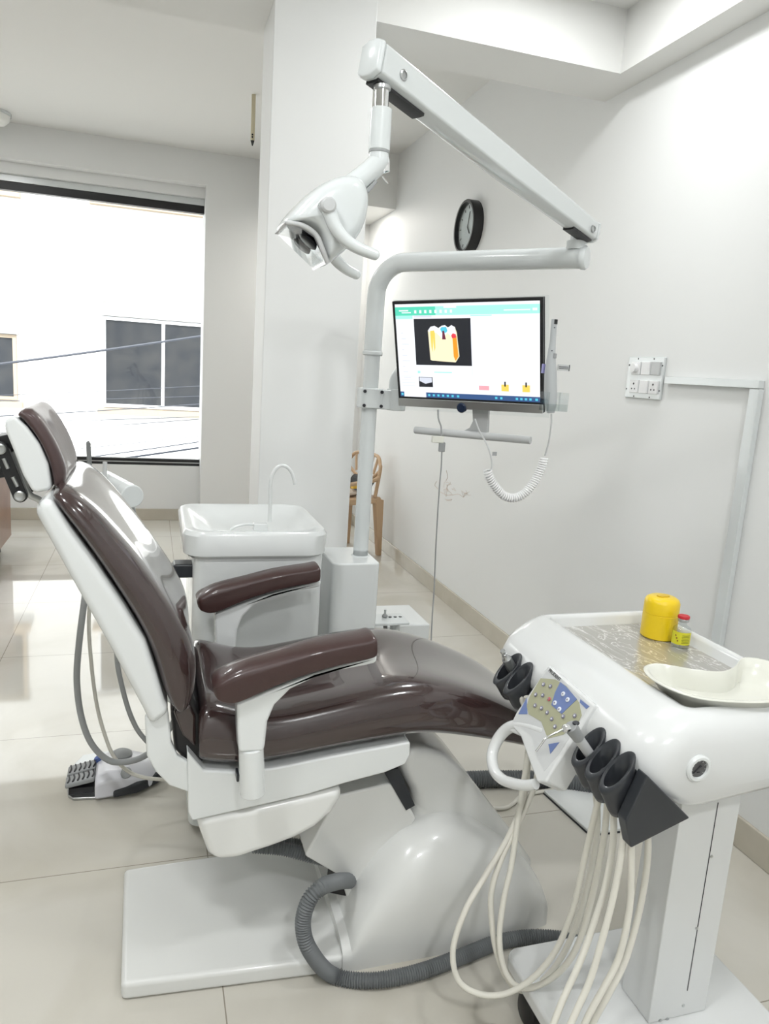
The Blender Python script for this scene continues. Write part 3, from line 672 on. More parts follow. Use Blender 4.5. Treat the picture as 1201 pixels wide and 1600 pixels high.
nk = P(597, 140, y=YL); n1 = P(596, 170, y=YL); n2 = P(592, 236, y=YL)
MB().lathe(nk+V((0, 0, -.004)), [(.010, .012), (.0155, .010), (.0155, .004), (.013, .002)], seg=16).build('neck_nut', STEEL, t)
MB().cyl(nk, n1+V((0, 0, -.01)), .0125).build('neck_rod', CHROME, t)
MB().cyl(n1, n2, .0195, seg=28).build('neck_sleeve', WMET, t, bevel=.002)
MB().lathe(n2, [(.0190, -.001), (.0190, -.003), (.019, -.004)], n1-n2, 24).build('sleeve_ring', GREY, t)
MB().tube([n2+V((0, 0, .002)), n2-V((0, 0, .012)), P(590, 255, y=YL), P(570, 274, y=YL), P(545, 294, y=YL), P(520, 318, y=YL)], lambda f: .0178+.003*f, 20).build('knuckle_arm', WMET, t)
MB().lathe(P(598, 262, y=YL), [(.001, -.010), (.012, -.008), (.0145, .012), (.010, .028)], (-.2, 0, 1), 18).build('knuckle_cap', CHROME, t)
MB().cyl(P(597, 276, y=YL), P(606, 287, y=YL), .0022, seg=8).build('lock_lever', CHROME, t)
MB().prism(prof([(566, 300), (583, 283), (588, 286), (574, 303)], YL), YL-.012, YL+.012).build('cable_boot', GREY, t, bevel=.002)
# lamp head
hd_px = [(434, 352), (446, 336), (470, 310), (500, 289), (530, 279), (552, 282), (564, 296), (568, 320), (563, 352), (552, 376), (536, 394), (508, 417), (501, 417), (497, 396), (490, 376), (476, 361), (455, 356), (437, 359)]
prf = prof(hd_px, YL); cx_ = sum(a for a, b in prf)/len(prf); cz_ = sum(b for a, b in prf)/len(prf)
rings = []
for dy, sc in ((-.078, .55), (-.072, .80), (-.055, .95), (-.02, 1.0), (.02, 1.0), (.055, .95), (.072, .80), (.078, .55)):
    rings.append([(cx_+.006*(1-sc)+(a-cx_)*sc, YL+dy, cz_+.01*(1-sc)+(b-cz_)*sc) for a, b in prf])
hd = MB().loft(rings).build('lamp_head', WMET, t, sub=2)
g = [P(438, 356, y=YL), P(462, 362, y=YL), P(482, 376, y=YL), P(492, 398, y=YL), P(500, 416, y=YL)]
dn = (g[0]-g[-1]).cross(V((0, 1, 0))).normalized(); dn = dn if dn.z < 0 else -dn
m = MB(); m.loft([[p+dn*.003+V((0, -.055, 0)) for p in g], [p+dn*.003+V((0, .055, 0)) for p in g]], cap=False, closed=False)
m.build('reflector', mat('reflector_metal', (.34, .34, .35), .16, metal=1.), hd, smooth=True)
for yy_ in (-.028, .028):
    cpt = (g[1]+g[3])*.5+V((0, yy_, 0))+dn*.002
    MB().lathe(cpt, [(.001, -.004), (.017, -.004), (.019, .001), (.016, .003), (.001, .002)], dn, 20).build('led_module', CHAR, hd)
m = MB(); m.plate([g[0]*.94+g[-1]*.06+V((0, -.047, 0))+dn*.002, g[-1]*.94+g[0]*.06+V((0, -.047, 0))+dn*.002, g[-1]*.94+g[0]*.06+V((0, .047, 0))+dn*.002, g[0]*.94+g[-1]*.06+V((0, .047, 0))+dn*.002], .002); m.build('lamp_glass', CLEAR, hd)
m = MB(); m.tube([g[0]+V((0, -.060, 0)), g[1]+V((0, -.066, 0)), g[2]+V((0, -.066, 0)), g[3]+V((0, -.066, 0)), g[4]+V((0, -.060, 0))], .0045, 10, 6); m.build('rim', LGREY, hd)
kb = P(511, 322, y=YL-.085)
hn = MB().tube([kb+V((-.004, 0, .008)), P(516, 335, y=YL-.085), P(524, 355, y=YL-.087), P(540, 375, y=YL-.09), P(560, 388, y=YL-.09), P(585, 398, y=YL-.09)], lambda f: .0135-.004*f, 18).build('handle', WMET, t)
MB().ball(P(585, 398, y=YL-.09), .0095).build('handle_tip', WMET, hn)
MB().lathe(kb, [(.0135, .02), (.0135, -.012), (.010, -.0155), (.001, -.016)], (0, 1, 0), 28).build('handle_knob', LGREY, hn)
hn = MB().tube([P(508, 345, y=YL+.085), P(515, 385, y=YL+.085), P(524, 405, y=YL+.085), P(540, 420, y=YL+.085), P(556, 429, y=YL+.085)], lambda f: .0135-.004*f, 18).build('handle', WMET, t)
MB().ball(P(556, 429, y=YL+.085), .0095).build('handle_tip', WMET, hn)

# a bracket with a toggle and a cup on the side of the pedestal
bk = P(612, 966, y=2.36)
b = MB().box((x1-.004, 2.30, bk.z-.006), (P(631, 970, y=2.36).x, 2.40, bk.z+.004)).build('side_bracket', WMET, t, bevel=.003)
t = bpy.data.objects['light_post']
k = P(601, 962, y=2.36); MB().cyl(k, k+V((0, 0, .022)), .003, .0045, seg=10).build('toggle', STEEL, b)
MB().lathe(k+V((0, 0, -.003)), [(.010, 0), (.010, .004), (.006, .008)], seg=14).build('toggle_base', GREY, b)
k = P(617, 975, y=2.36); MB().lathe(k, [(.017, .0), (.017, -.030), (.014, -.036), (.004, -.037), (.004, -.046), (.001, -.046)], seg=20).build('cup', WMET, b)
k = P(602, 975, y=2.36); MB().box((k.x-.006, 2.352, k.z-.04), (k.x+.006, 2.368, k.z+.0)).build('lever', GREY, b, bevel=.002)
m = MB()
for a_ in (609, 617, 625):
    k = P(a_, 965, y=2.36); m.cyl(k-V((0, 0, .004)), k+V((0, 0, .004)), .006, seg=12)
m.build('bracket_holes', CHAR, b)

# ------------------------------------------------------------------ white floor box behind the pedestal
c1 = P(672, 975, z=.38)
t = thing('floor_box', 'white junction box on the floor behind the pedestal', 'junction box', (c1.x-.2, 2.85, 0))
MB().box((.74, c1.y, 0), (c1.x, c1.y+.26, .38)).build('body', WHITE, t, bevel=.008)
MB().box((.80, c1.y-.004, .05), (c1.x-.05, c1.y+.001, .31)).build('front_panel', WMET, t, bevel=.002)
cs = [P(848, 1235, z=.012), P(922, 1302, z=.012), P(1012, 1291, z=.012), P(940, 1226, z=.012)]
t = thing('floor_panel', 'flat white panel lying on the floor behind the instrument cart', 'panel', cs[1])
MB().slab([(p.x, p.y) for p in cs], .0, .004).build('panel_edge', CHAR, t)
ctr = sum(cs, V((0, 0, 0)))/4
MB().slab([tuple((p*.985+ctr*.015).xy) for p in cs], .004, .014).build('panel_board', WHITE, t, bevel=.003)

# ------------------------------------------------------------------ monitor
cor = [(612, 471), (848, 464), (848, 646), (623, 634)]
D = [ray(*p) for p in cor]; A3 = Matrix((D[0], -D[1], D[2])).transposed(); sol = A3.inverted() @ D[3]; KM = 2.25
TL, TR, BR, BL = EYE+D[0]*KM*sol[0], EYE+D[1]*KM*sol[1], EYE+D[2]*KM*sol[2], EYE+D[3]*KM
ex = (TR-TL); MW = ex.length; ex.normalize(); hz = (BL-TL); MH = hz.length; hz = (hz-ex*hz.dot(ex)).normalized(); nz = ex.cross(hz)
if nz.dot(EYE-TL) < 0: nz = -nz
def mp(u, v, d=0.): return TL+ex*(u*MW)+hz*(v*MH)+nz*d
def mq(u0, v0, u1, v1, d): return [mp(u0, v0, d), mp(u1, v0, d), mp(u1, v1, d), mp(u0, v1, d)]
t = thing('monitor', 'flat monitor on the light post showing a dental image', 'monitor', mp(.5, 1))
MB().plate(mq(0, 0, 1, 1, 0), .018).build('housing', BLACK, t, bevel=.002)
MB().plate(mq(.15, .15, .85, .9, -.018), .03).build('rear_housing', LGREY, t, bevel=.008)
MB().plate(mq(0, .92, 1, 1, .003), .006).build('lower_bezel', STEEL, t, bevel=.0015)
S0, S1, V0, V1 = .020, .982, .028, .902      # lit area
def sp(u, v): return S0+(S1-S0)*u, V0+(V1-V0)*v
def sq(u0, v0, u1, v1, d, name, m, par):
    (a, b), (c, e) = sp(u0, v0), sp(u1, v1)
    return MB().sheet(mq(a, b, c, e, d)).build(name, m, par, smooth=False)
def sheetpoly(uv, d, name, m, par):
    return MB().sheet([mp(*sp(u, v), d) for u, v in uv]).build(name, m, par, smooth=False)
EW = emit('screen_white', (.93, .96, 1.0), 1.0); scr = sq(0, 0, 1, 1, .0006, 'screen', EW, t)
EG = emit('screen_green', (.10, .72, .50), 1.0); EG2 = emit('screen_mint', (.42, .95, .82), 1.)
EK = emit('screen_black', (.012, .014, .02), 1.); EB = emit('screen_blue', (.04, .10, .26), 1.); EP = emit('screen_grey', (.72, .76, .86), 1.)
EY = emit('screen_yellow', (1., .70, .12), 1.); EO = emit('screen_orange', (.95, .36, .02), 1.); ER = emit('screen_red', (.85, .05, .08), 1.)
EC = emit('screen_cyan', (.10, .62, .80), 1.); EPK = emit('screen_pink', (.90, .42, .48), 1.); ELY = emit('screen_pale_yellow', (1., .93, .62), 1.); EBR = emit('screen_maroon', (.16, .02, .05), 1.)
sq(0, .030, .30, .12, .0009, 'menu_band', EG, scr); sq(.30, .030, 1, .12, .0009, 'menu_band', EG2, scr)
sq(0, .12, .13, .155, .0009, 'side_header', EG2, scr); sq(.36, .018, .45, .05, .0011, 'menu_tab', EW, scr)
sq(.14, .123, .27, .142, .0009, 'title_strip', EP, scr)
sq(.545, .125, .69, .135, .0009, 'title_underline', EG2, scr)
for k in range(8): sq(.145+.037*k, .066, .145+.037*k+.016, .098, .0011, 'menu_icon', EW, scr)
for u0, v0, u1, v1 in ((.03, .062, .10, .075), (.05, .085, .12, .095), (.77, .076, .94, .088), (.955, .066, .985, .092)): sq(u0, v0, u1, v1, .0011, 'menu_caption', EW, scr)
for k in range(9): sq(.035, .30+.06*k, .05+.02*(k % 3), .307+.06*k, .0009, 'list_line', EP, scr)
for k in range(4): sq(.02, .77+.035*k, .12, .774+.035*k, .0009, 'list_line', EP, scr)
vw = sq(.137, .155, .545, .645, .0009, 'image_view', EK, scr)
def vv(a, b): return .137+.408*a, .155+.49*b
sheetpoly([vv(a, b) for a, b in [(.27, .88), (.25, .25), (.30, .17), (.37, .15), (.44, .20), (.50, .15), (.56, .14), (.61, .19), (.67, .14), (.73, .18), (.76, .30), (.79, .80), (.72, .93), (.30, .90)]], .0011, 'tooth_model', ELY, scr)
sheetpoly([vv(a, b) for a, b in [(.27, .28), (.25, .25), (.30, .17), (.37, .15), (.44, .20), (.50, .15), (.56, .14), (.61, .19), (.67, .14), (.73, .18), (.745, .34), (.68, .40), (.60, .30), (.50, .42), (.40, .30)]], .0013, 'crown_white', EW, scr)
sheetpoly([vv(a, b) for a, b in [(.29, .26), (.36, .25), (.375, .32), (.37, .62), (.35, .70), (.335, .40), (.32, .72), (.30, .60)]], .0014, 'root_canal', EY, scr)
sheetpoly([vv(a, b) for a, b in [(.68, .40), (.75, .36), (.775, .80), (.72, .90), (.69, .80)]], .0014, 'root_canal', EO, scr)
sheetpoly([vv(a, b) for a, b in [(.47, .22), (.50, .18), (.58, .18), (.60, .26), (.57, .30), (.50, .30)]], .0015, 'filling', EC, scr)
sheetpoly([vv(a, b) for a, b in [(.51, .26), (.54, .26), (.565, .44), (.50, .44)]], .0016, 'post_core', EBR, scr)
sheetpoly([vv(a, b) for a, b in [(.66, .36), (.69, .31), (.74, .33), (.75, .40), (.68, .42)]], .0016, 'cap', ER, scr)
sq(.145, .71, .165, .735, .0009, 'play_key', EG2, scr); sq(.27, .715, .40, .725, .0009, 'progress_strip', EG2, scr)
sq(.545, .155, .547, .745, .0009, 'divider', EP, scr)
th = sq(.15, .775, .255, .885, .0009, 'thumbnail', EK, scr)
sheetpoly([(.155, .78), (.25, .78), (.25, .83), (.20, .85), (.155, .82)], .0011, 'thumbnail_arch', EP, scr)
sq(.59, .85, .66, .895, .0009, 'thumbnail', EPK, scr)
for u in (.745, .885): 
    q_ = sq(u, .83, u+.05, .90, .0009, 'thumbnail', EY, scr); sq(u+.02, .80, u+.03, .85, .0011, 'thumbnail_pin', EK, scr)
tb = sq(0, .945, 1, 1, .0009, 'taskbar', EB, scr); sq(.03, .945, .20, 1, .0011, 'search_box', EW, scr)
for u in (.008, .215, .25, .285, .32, .355, .39, .43, .70, .735, .84, .87, .90, .93, .97): sq(u, .962, u+.016, .985, .0011, 'task_icon', EC, scr)
MB().lathe(mp(.465, .985, .0), [(.0145, -.004), (.0145, .006), (.012, .009), (.001, .0095)], nz, 28).build('webcam', mat('dark_blue_plastic', (.012, .022, .05), .25), t)
MB().plate(mq(-.012, .0, .035, .2, -.014), .02).build('corner_bracket', LGREY, t, bevel=.003)
MB().plate(mq(-.006, -.012, 1.028, 1.045, -.0105), .0006).build('protective_film', PANE, t)
# neck and foot bar
nk_px = [(737, 640), (763, 640), (761, 684), (722, 674), (733, 668), (738, 658)]
pn = mp(.5, 1, -.03); dn_ = nz
nkp = [PPL(a, b_, pn, dn_) for a, b_ in nk_px]
MB().plate(nkp, .012).build('neck', LGREY, t, bevel=.003)
MB().tube([PPL(648, 672, pn+nz*.01, dn_), PPL(829, 688, pn+nz*.01, dn_)], .0112, 20, 0).build('foot_bar', LGREY, t, bevel=.002)
MB().tube([V((px_+.085, YP-.01, ck.z+.02)), V((px_+.085, YP-.01, ck.z+.06)), V((px_+.10, YP-.02, ck.z+.085)), V((px_+.14, YP-.05, ck.z+.10)), mp(.28, .55, -.07), mp(.38, .55, -.05)], .0255, 20).build('support_tube', WMET, t)

# intraoral camera on the monitor's right edge
yc_ = 1.745
pp = lambda a, b: P(a, b, y=yc_)
t = thing('intraoral_camera', 'white pen-shaped intraoral camera clipped to the right edge of the monitor', 'camera', pp(862, 645))
body = [pp(866, 499), pp(865, 508), pp(863, 535), pp(861, 555), pp(860, 580), pp(860, 610), pp(860, 632), pp(860, 645)]
rad = [.0075, .0075, .0078, .0105, .0155, .0165, .0155, .010]
def rfun(f): 
    g_ = f*(len(rad)-1); i = min(int(g_), len(rad)-2); return rad[i]+(rad[i+1]-rad[i])*(g_-i)
MB().tube(body, rfun, 18).build('pen_body', mat('camera_grey', (.44, .46, .47), .35, coat=.3), t)
k = pp(866, 503); MB().box((k.x-.0045, yc_-.0085, k.z-.006), (k.x+.0045, yc_-.005, k.z+.006)).build('lens', BLACK, t, bevel=.001)
m = MB()
for a, b_, r_ in ((866, 512, .0012), (862, 548, .0014), (862, 588, .0014), (861, 629, .0014)):
    k = P(a, b_, y=yc_-.0125); m.ball(k, r_*1.4, 8)
m.build('buttons', INK, t)
k = pp(863, 556); MB().box((k.x-.004, yc_-.0145, k.z-.006), (k.x+.004, yc_-.010, k.z+.006)).build('capture_button', GREY, t, bevel=.001)
m = MB()
l0, l1 = pp(851, 612), pp(879, 643)
m.box((l0.x, yc_-.022, l1.z), (l0.x+.003, yc_+.022, l0.z)); m.box((l1.x-.003, yc_-.022, l1.z), (l1.x, yc_+.022, l0.z)); m.box((l0.x, yc_+.019, l1.z), (l1.x, yc_+.022, l0.z)); m.box((l0.x, yc_-.022, l1.z), (l1.x, yc_-.019, l0.z-.03))
m.build('clip_holder', CLEAR, t, smooth=False)
k = pp(853, 576); MB().box((k.x-.004, yc_+.012, k.z-.012), (k.x+.004, yc_+.018, k.z+.012)).build('clip_lug', mat('lilac_plastic', (.35, .34, .62), .4), t, bevel=.001)
g0, g1 = P(871, 569, y=1.76), P(889, 580, y=1.76)
lb = MB().box((g0.x, 1.757, g1.z), (g1.x, 1.760, g0.z)).build('cable_label', LGREY, t)
m = MB()
for z_ in (.62, .36):
    zz = g1.z+(g0.z-g1.z)*z_; m.box((g0.x+.003, 1.7565, zz-.0008), (g1.x-.006, 1.757, zz+.0008))
m.box((g1.x-.004, 1.7565, g1.z), (g1.x-.002, 1.757, g0.z)); m.build('print', INK, lb)
# its coiled cable
cp = [P(a, b_, y=yc_+.02) for a, b_ in [(850, 716), (845, 732), (835, 752), (820, 770), (803, 778), (786, 774), (773, 760), (764, 745), (761, 735)]]
q_ = resample(smooth_path(cp, 12), .0005); T_, N_, B_ = frames(q_); turns = 40
hx_ = [p+(N_[i]*math.cos(2*math.pi*turns*i/len(q_))+B_[i]*math.sin(2*math.pi*turns*i/len(q_)))*.0098 for i, p in enumerate(q_)]
full = [P(861, 647, y=yc_), P(861, 662, y=yc_), P(857, 690, y=yc_+.01), P(851, 712, y=yc_+.02)]
cb = thing('coiled_cable', 'white coiled cable hanging in an arc under the monitor', 'cable', cp[4])
MB().tube(hx_, .0026, 6, 0).build('coil', PAPER, cb)
MB().tube(full, .0022, 8).build('upper_lead', LGREY, cb)
MB().tube([P(761, 735, y=yc_+.02), P(767, 733, y=yc_+.02), P(768, 722, y=yc_+.02), P(764, 704, y=yc_+.03), P(757, 688, y=1.82), P(748, 672, y=1.86), P(742, 655, y=1.885)], .0022, 8).build('monitor_lead', LGREY, cb)
k = P(770, 709, y=yc_+.02); MB().box((k.x-.001, k.y, k.z-.005), (k.x+.011, k.y+.002, k.z+.005)).build('cable_tag', GREY, cb)
# thin data cable with its connector
yu = 2.03
t = thing('data_cable', 'thin grey cable hanging from the monitor down to the floor', 'cable', P(668, 1170, y=yu))
MB().tube([P(684, 640, y=yu), P(685, 655, y=yu), P(689, 668, y=yu), P(689, 690, y=yu)], .0026, 8).build('upper_lead', GREYT, t)
k0, k1 = P(675, 681, y=yu), P(692, 692, y=yu); MB().box((k0.x, yu-.006, k1.z), (k1.x, yu+.006, k0.z)).build('plug_housing', KID, t, bevel=.002)
k0, k1 = P(686, 691, y=yu), P(694, 706, y=yu); MB().box((k0.x, yu-.005, k1.z), (k1.x, yu+.005, k0.z)).build('connector', GREY, t, bevel=.002)
MB().tube([P(690, 705, y=yu), P(689, 730, y=yu), P(686, 765, y=yu), P(682, 830, y=yu), P(680, 870, y=yu), P(678, 920, y=yu), P(675, 965, y=yu), P(673, 1010, y=yu), P(670, 1090, y=yu), P(668, 1172, y=yu), V((P(668, 1172, y=yu).x+.01, yu+.02, .006)), V((P(668, 1172, y=yu).x+.10, yu+.12, .004))], .0022, 8).build('lower_lead', GREYT, t)

# ------------------------------------------------------------------ plastic chair with a bag, far side
lg = P(592, 868, z=0); cy0 = lg.y; cx1 = lg.x
t = thing('plastic_chair', 'beige moulded plastic armchair by the right wall beyond the column', 'chair', (cx1-.2, cy0+.22, 0))
sx0, sx1, ya, yb = cx1-.46, cx1-.01, cy0, cy0+.44; zs = P(545, 776, y=cy0).z
MB().box((sx0, ya, zs-.05), (sx1, yb, zs)).build('seat', BEIGE, t, bevel=.015)
for x_, y_, dx_, dy_ in ((sx0+.03, ya+.02, -.03, -.02), (sx0+.03, yb-.02, -.03, .02), (sx1-.02, ya+.02, .03, -.01), (sx1-.02, yb-.02, .03, .02)):
    MB().loft([[(x_+dx_-.018, y_+dy_-.018, 0), (x_+dx_+.018, y_+dy_-.018, 0), (x_+dx_+.018, y_+dy_+.018, 0), (x_+dx_-.018, y_+dy_+.018, 0)],
               [(x_-.035, y_-.03, zs-.02), (x_+.035, y_-.03, zs-.02), (x_+.035, y_+.03, zs-.02), (x_-.035, y_+.03, zs-.02)]]).build('leg', BEIGE, t, bevel=.006)
zt_ = P(606, 713, y=cy0+.06).z; lean = .045; yc2 = (ya+yb)/2
bkp = lambda f, z_: V((sx1-.03+lean*((z_-zs)/(zt_-zs))+.03*(1-f*f)-.03, yc2+f*.215, z_))
fr = [bkp(-.98, zs), bkp(-1.0, zs+.12), bkp(-1.0, zs+.22), bkp(-.92, zt_-.06), bkp(-.7, zt_-.012), bkp(-.3, zt_), bkp(.3, zt_), bkp(.7, zt_-.012), bkp(.92, zt_-.06), bkp(1., zs+.22), bkp(1., zs+.12), bkp(.98, zs)]
MB().tube(fr, .014, 10, 6).build('back_frame', BEIGE, t)
for f in (-.66, -.33, 0, .33, .66):
    MB().tube([bkp(f*.8, zs+.16), bkp(f*.95, zs+.25), bkp(f, zt_-.01)], .014, 8, 4, flat=.5).build('back_slat', BEIGE, t)
MB().tube([bkp(-1, zs+.20), bkp(-.5, zs+.13), bkp(0, zs+.11), bkp(.5, zs+.13), bkp(1, zs+.20)], .013, 8, 5).build('lower_rail', BEIGE, t)
za = P(545, 753, y=cy0).z
for y_ in (ya-.01, yb+.01):
    MB().tube([bkp(-1 if y_ < yc2 else 1, za+.04), V((sx1-.10, y_, za+.02)), V((sx0+.16, y_, za)), V((sx0+.04, y_, za-.01)), V((sx0+.01, y_, za-.05)), V((sx0+.02, y_, zs-.01))], .016, 10, 6).build('arm', BEIGE, t)
k0, k1 = P(566, 790, y=cy0+.12), P(592, 746, y=cy0+.12)
tag(MB().loft([[(k0.x-.045, cy0+.05, zs+.004), (k0.x+.012, cy0+.05, zs+.004), (k0.x+.012, cy0+.34, zs+.004), (k0.x-.045, cy0+.34, zs+.004)], [(k1.x-.052, cy0+.06, k1.z), (k1.x-.015, cy0+.06, k1.z), (k1.x-.015, cy0+.33, k1.z), (k1.x-.052, cy0+.33, k1.z)]]).build('black_bag', BLACK, bevel=.012), 'black bag leaning against the back of the plastic chair', 'bag')
k0 = P(546, 770, y=cy0+.1)
tag(MB().ball((k0.x-.02, cy0+.16, zs+.028), (.10, .12, .028), 14).build('cloth_bundle', mat('beige_cloth', (.60, .52, .44), .9, bump=(30, .5, .02))), 'crumpled pale cloth bundle on the seat of the plastic chair', 'cloth')
k0 = P(553, 764, y=cy0+.1)
tag(MB().box((k0.x-.02, cy0+.08, zs+.058), (k0.x+.045, cy0+.12, zs+.10)).build('yellow_packet', mat('yellow_paper', (.80, .52, .08), .5), bevel=.005), 'small yellow packet on the cloth bundle on the plastic chair', 'packet')

pc_ = bpy.data.objects['plastic_chair']; rc = pc_.location.copy(); Rz = Matrix.Rotation(math.radians(20), 4, 'Z'); sh_ = V((-.063, -.082, 0))
pc_.rotation_euler = (0, 0, math.radians(20)); pc_.location = rc+sh_
for nm in ('black_bag', 'cloth_bundle', 'yellow_packet'):
    bpy.data.objects[nm].data.transform(Matrix.Translation(rc+sh_) @ Rz @ Matrix.Translation(-rc))

# ------------------------------------------------------------------ instrument cart
t = cart = thing('instrument_cart', 'white mobile instrument cart with a film-covered tray', 'instrument cart', (1.02, 1.1, 0))
MB().slab(rrect(.763, .72, 1.236, 1.285, .03, 5), .105, .14).build('base', TRAYW, t, bevel=.008)
MB().box((.961, 1.036, .14), (1.100, 1.128, .70)).build('column', TRAYW, t, bevel=.0025)
m = MB(); sa, sb = P(1121.6, 1254, y=1.0355), P(1058, 1600, y=1.0355)
m.box((sa.x-.0008, 1.0352, .20), (sa.x+.0008, 1.0362, sa.z)); m.build('panel_seam', INK, t)
for a, b_ in ((1111, 1338), (1088, 1450), (1067, 1571), (1031, 1594), (1042, 1592)):
    k = P(a, b_, y=1.036); MB().lathe((k.x, 1.0362, k.z), [(.0036, 0), (.0034, -.0016), (.001, -.002)], (0, 1, 0), 14).build('screw', STEEL, t)
for x_, y_ in ((.80, 1.215), (1.195, 1.24), (.80, .80), (1.19, .80)):
    w_ = MB().lathe((x_-.014, y_, .038), [(.001, 0), (.026, 0), (.036, .006), (.036, .022), (.026, .028), (.001, .028)], (1, 0, 0), 26).build('castor', BLACK, t)
    MB().box((x_-.006, y_-.012, .068), (x_+.006, y_+.012, .106)).build('fork', GREY, w_, bevel=.002)
# tray body: outlines from the film up over the rim and down the side
def rr2(x0, y0, x1, y1, r, z):
    return [(a, b_, z+(.10*max(0, a-.90) if z < .70 else 0)) for a, b_ in rrect(x0, y0, x1, y1, r, 9)]
MB().loft([rr2(.938, 1.036, 1.215, 1.520, .012, .798), rr2(.936, 1.034, 1.218, 1.522, .012, .8015), rr2(.934, 1.031, 1.221, 1.525, .014, .822), rr2(.929, 1.026, 1.225, 1.529, .018, .828), rr2(.918, 1.017, 1.232, 1.536, .026, .8305),
           rr2(.900, 1.003, 1.240, 1.545, .040, .829), rr2(.878, .990, 1.248, 1.552, .055, .822), rr2(.855, .980, 1.255, 1.557, .066, .812), rr2(.833, .974, 1.260, 1.559, .072, .799), rr2(.815, .970, 1.264, 1.560, .074, .782),
           rr2(.804, .9685, 1.266, 1.559, .074, .762), rr2(.800, .968, 1.266, 1.556, .070, .745), rr2(.802, .968, 1.265, 1.55, .064, .730), rr2(.815, .969, 1.262, 1.54, .055, .712), rr2(.845, .970, 1.255, 1.525, .05, .692), rr2(.885, .972, 1.25, 1.505, .045, .668), rr2(.91, .976, 1.24, 1.49, .04, .660)]).build('tray_body', TRAYW, t, angle=62)
MB().slab(rrect(.934, 1.032, 1.219, 1.524, .012, 4), .799, .8025).build('film_covered_insert', FILM, t)
gc = P(1090, 1200, y=.968)
gg = MB().lathe((gc.x, .969, gc.z), [(.001, .001), (.025, .001), (.025, -.004), (.022, -.007), (.0175, -.007), (.0165, -.002), (.001, -.002)], (0, 1, 0), 36).build('gauge', WHITE, t)
MB().lathe((gc.x, .9675, gc.z), [(.001, .0), (.0165, .0), (.0165, -.0012), (.001, -.0012)], (0, 1, 0), 30).build('gauge_face', mat('gauge_grey', (.10, .10, .10), .35), gg)
m = MB(); m.cyl((gc.x-.011, .9655, gc.z-.008), (gc.x+.003, .9655, gc.z+.005), .0011, seg=6); m.cyl((gc.x+.001, .9655, gc.z+.003), (gc.x+.004, .9655, gc.z+.006), .0018, seg=6)
m.cyl((gc.x-.003, .9655, gc.z-.007), (gc.x+.003, .9655, gc.z-.007), .0010, seg=6); m.build('gauge_needle', INK, gg)
m = MB()
for k in range(9):
    an = math.radians(-40+260*k/8); d = V((math.cos(an), 0, math.sin(an)))
    m.cyl(V((gc.x, .9658, gc.z))+d*.0125, V((gc.x, .9658, gc.z))+d*.015, .0005, seg=5)
m.build('gauge_marks', LGREY, gg)

# control panel
PA = P(857, 1040, x=.808); PB = P(925, 1103, x=.808); PC = P(803, 1122, x=.745)
PN = (PB-PA).cross(PC-PA).normalized()
if PN.x > 0: PN = -PN
pq = lambda a, b_, d=0.: PPL(a, b_, PA, PN)+PN*d
hs_ = [pq(*p) for p in [(857, 1038), (928, 1100), (905, 1140), (868, 1195), (852, 1222), (838, 1222), (826, 1190), (812, 1150), (796, 1132), (806, 1112)]]
cpn = MB().plate([p for p in hs_], .058).build('control_panel', TRAYW, t, bevel=.005)
k0 = MB().plate([pq(*p, .0004) for p in [(858, 1044), (921, 1103), (905, 1128), (872, 1180), (850, 1205), (838, 1180), (830, 1150), (802, 1128), (812, 1108)]], .0006).build('keypad_sheet', mat('keypad_silver', (.60, .61, .61), .3), cpn)
oc = [(845, 1060), (868, 1062), (885, 1072), (905, 1098), (909, 1118), (903, 1130), (880, 1148), (856, 1154), (846, 1128), (826, 1116), (823, 1103), (828, 1088)]
MB().plate([pq(*p, .0012) for p in oc], .0008).build('keypad_olive', mat('keypad_olive', (.40, .40, .27), .35), cpn)
MB().plate([pq(*p, .002) for p in [(876, 1066), (886, 1074), (902, 1093), (878, 1116), (862, 1102), (868, 1082)]], .0008).build('keypad_blue', mat('keypad_blue', (.16, .22, .44), .35), cpn)
for pl_ in ([(823, 1091), (824, 1116), (810, 1116)], [(857, 1163), (874, 1160), (860, 1178)], [(907, 1093), (921, 1104), (916, 1108), (906, 1098)]):
    MB().plate([pq(*p, .0012) for p in pl_], .0008).build('keypad_accent', MATS['keypad_blue'], cpn)
KP = mat('key_violet', (.24, .23, .29), .35); KW = mat('key_white', (.78, .80, .84), .35)
def key(a, b_, m_, r=.0045):
    o = MB().lathe(pq(a, b_, .0022), [(r, 0), (r, .0012), (r*.8, .0018), (.0005, .0018)], PN, 16).build('key', m_, cpn)
    MB().lathe(pq(a, b_, .0038), [(r*.4, 0), (r*.4, .0006), (.0003, .0006)], PN, 8).build('key_symbol', KW if m_ is KP else KP, cpn)
for a, b_ in ((850, 1070), (861, 1073), (838, 1086), (849, 1087), (837, 1103), (847, 1107), (856, 1114), (863, 1124), (881, 1120), (868, 1136), (899, 1119)): key(a, b_, KP)
for a, b_ in ((881, 1085), (888, 1094), (868, 1099), (875, 1109)): key(a, b_, KW, .005)
key(859, 1093, mat('key_red', (.60, .12, .14), .4), .004)
text('PRUDENT', 'brand_lettering', INK, cpn, pq(867, 1055, .0016), pq(874, 1061)-pq(861, 1049), pq(868, 1050)-pq(864, 1059), .0105)
# handle of the panel
hp_ = [(846, 1142), (822, 1134), (800, 1131), (783, 1138), (769, 1156), (762, 1177), (765, 1200), (778, 1215), (798, 1222), (815, 1224), (830, 1222)]
MB().tube([pq(*p, -.012) for p in hp_], lambda f: .0135-.003*f, 18, 8).build('panel_handle', TRAYW, t)
MB().plate([pq(*p, -.004) for p in [(846, 1130), (824, 1124), (800, 1126), (790, 1140), (806, 1147), (824, 1152), (838, 1168), (850, 1160)]], .016).build('handle_plate', TRAYW, t, bevel=.005)

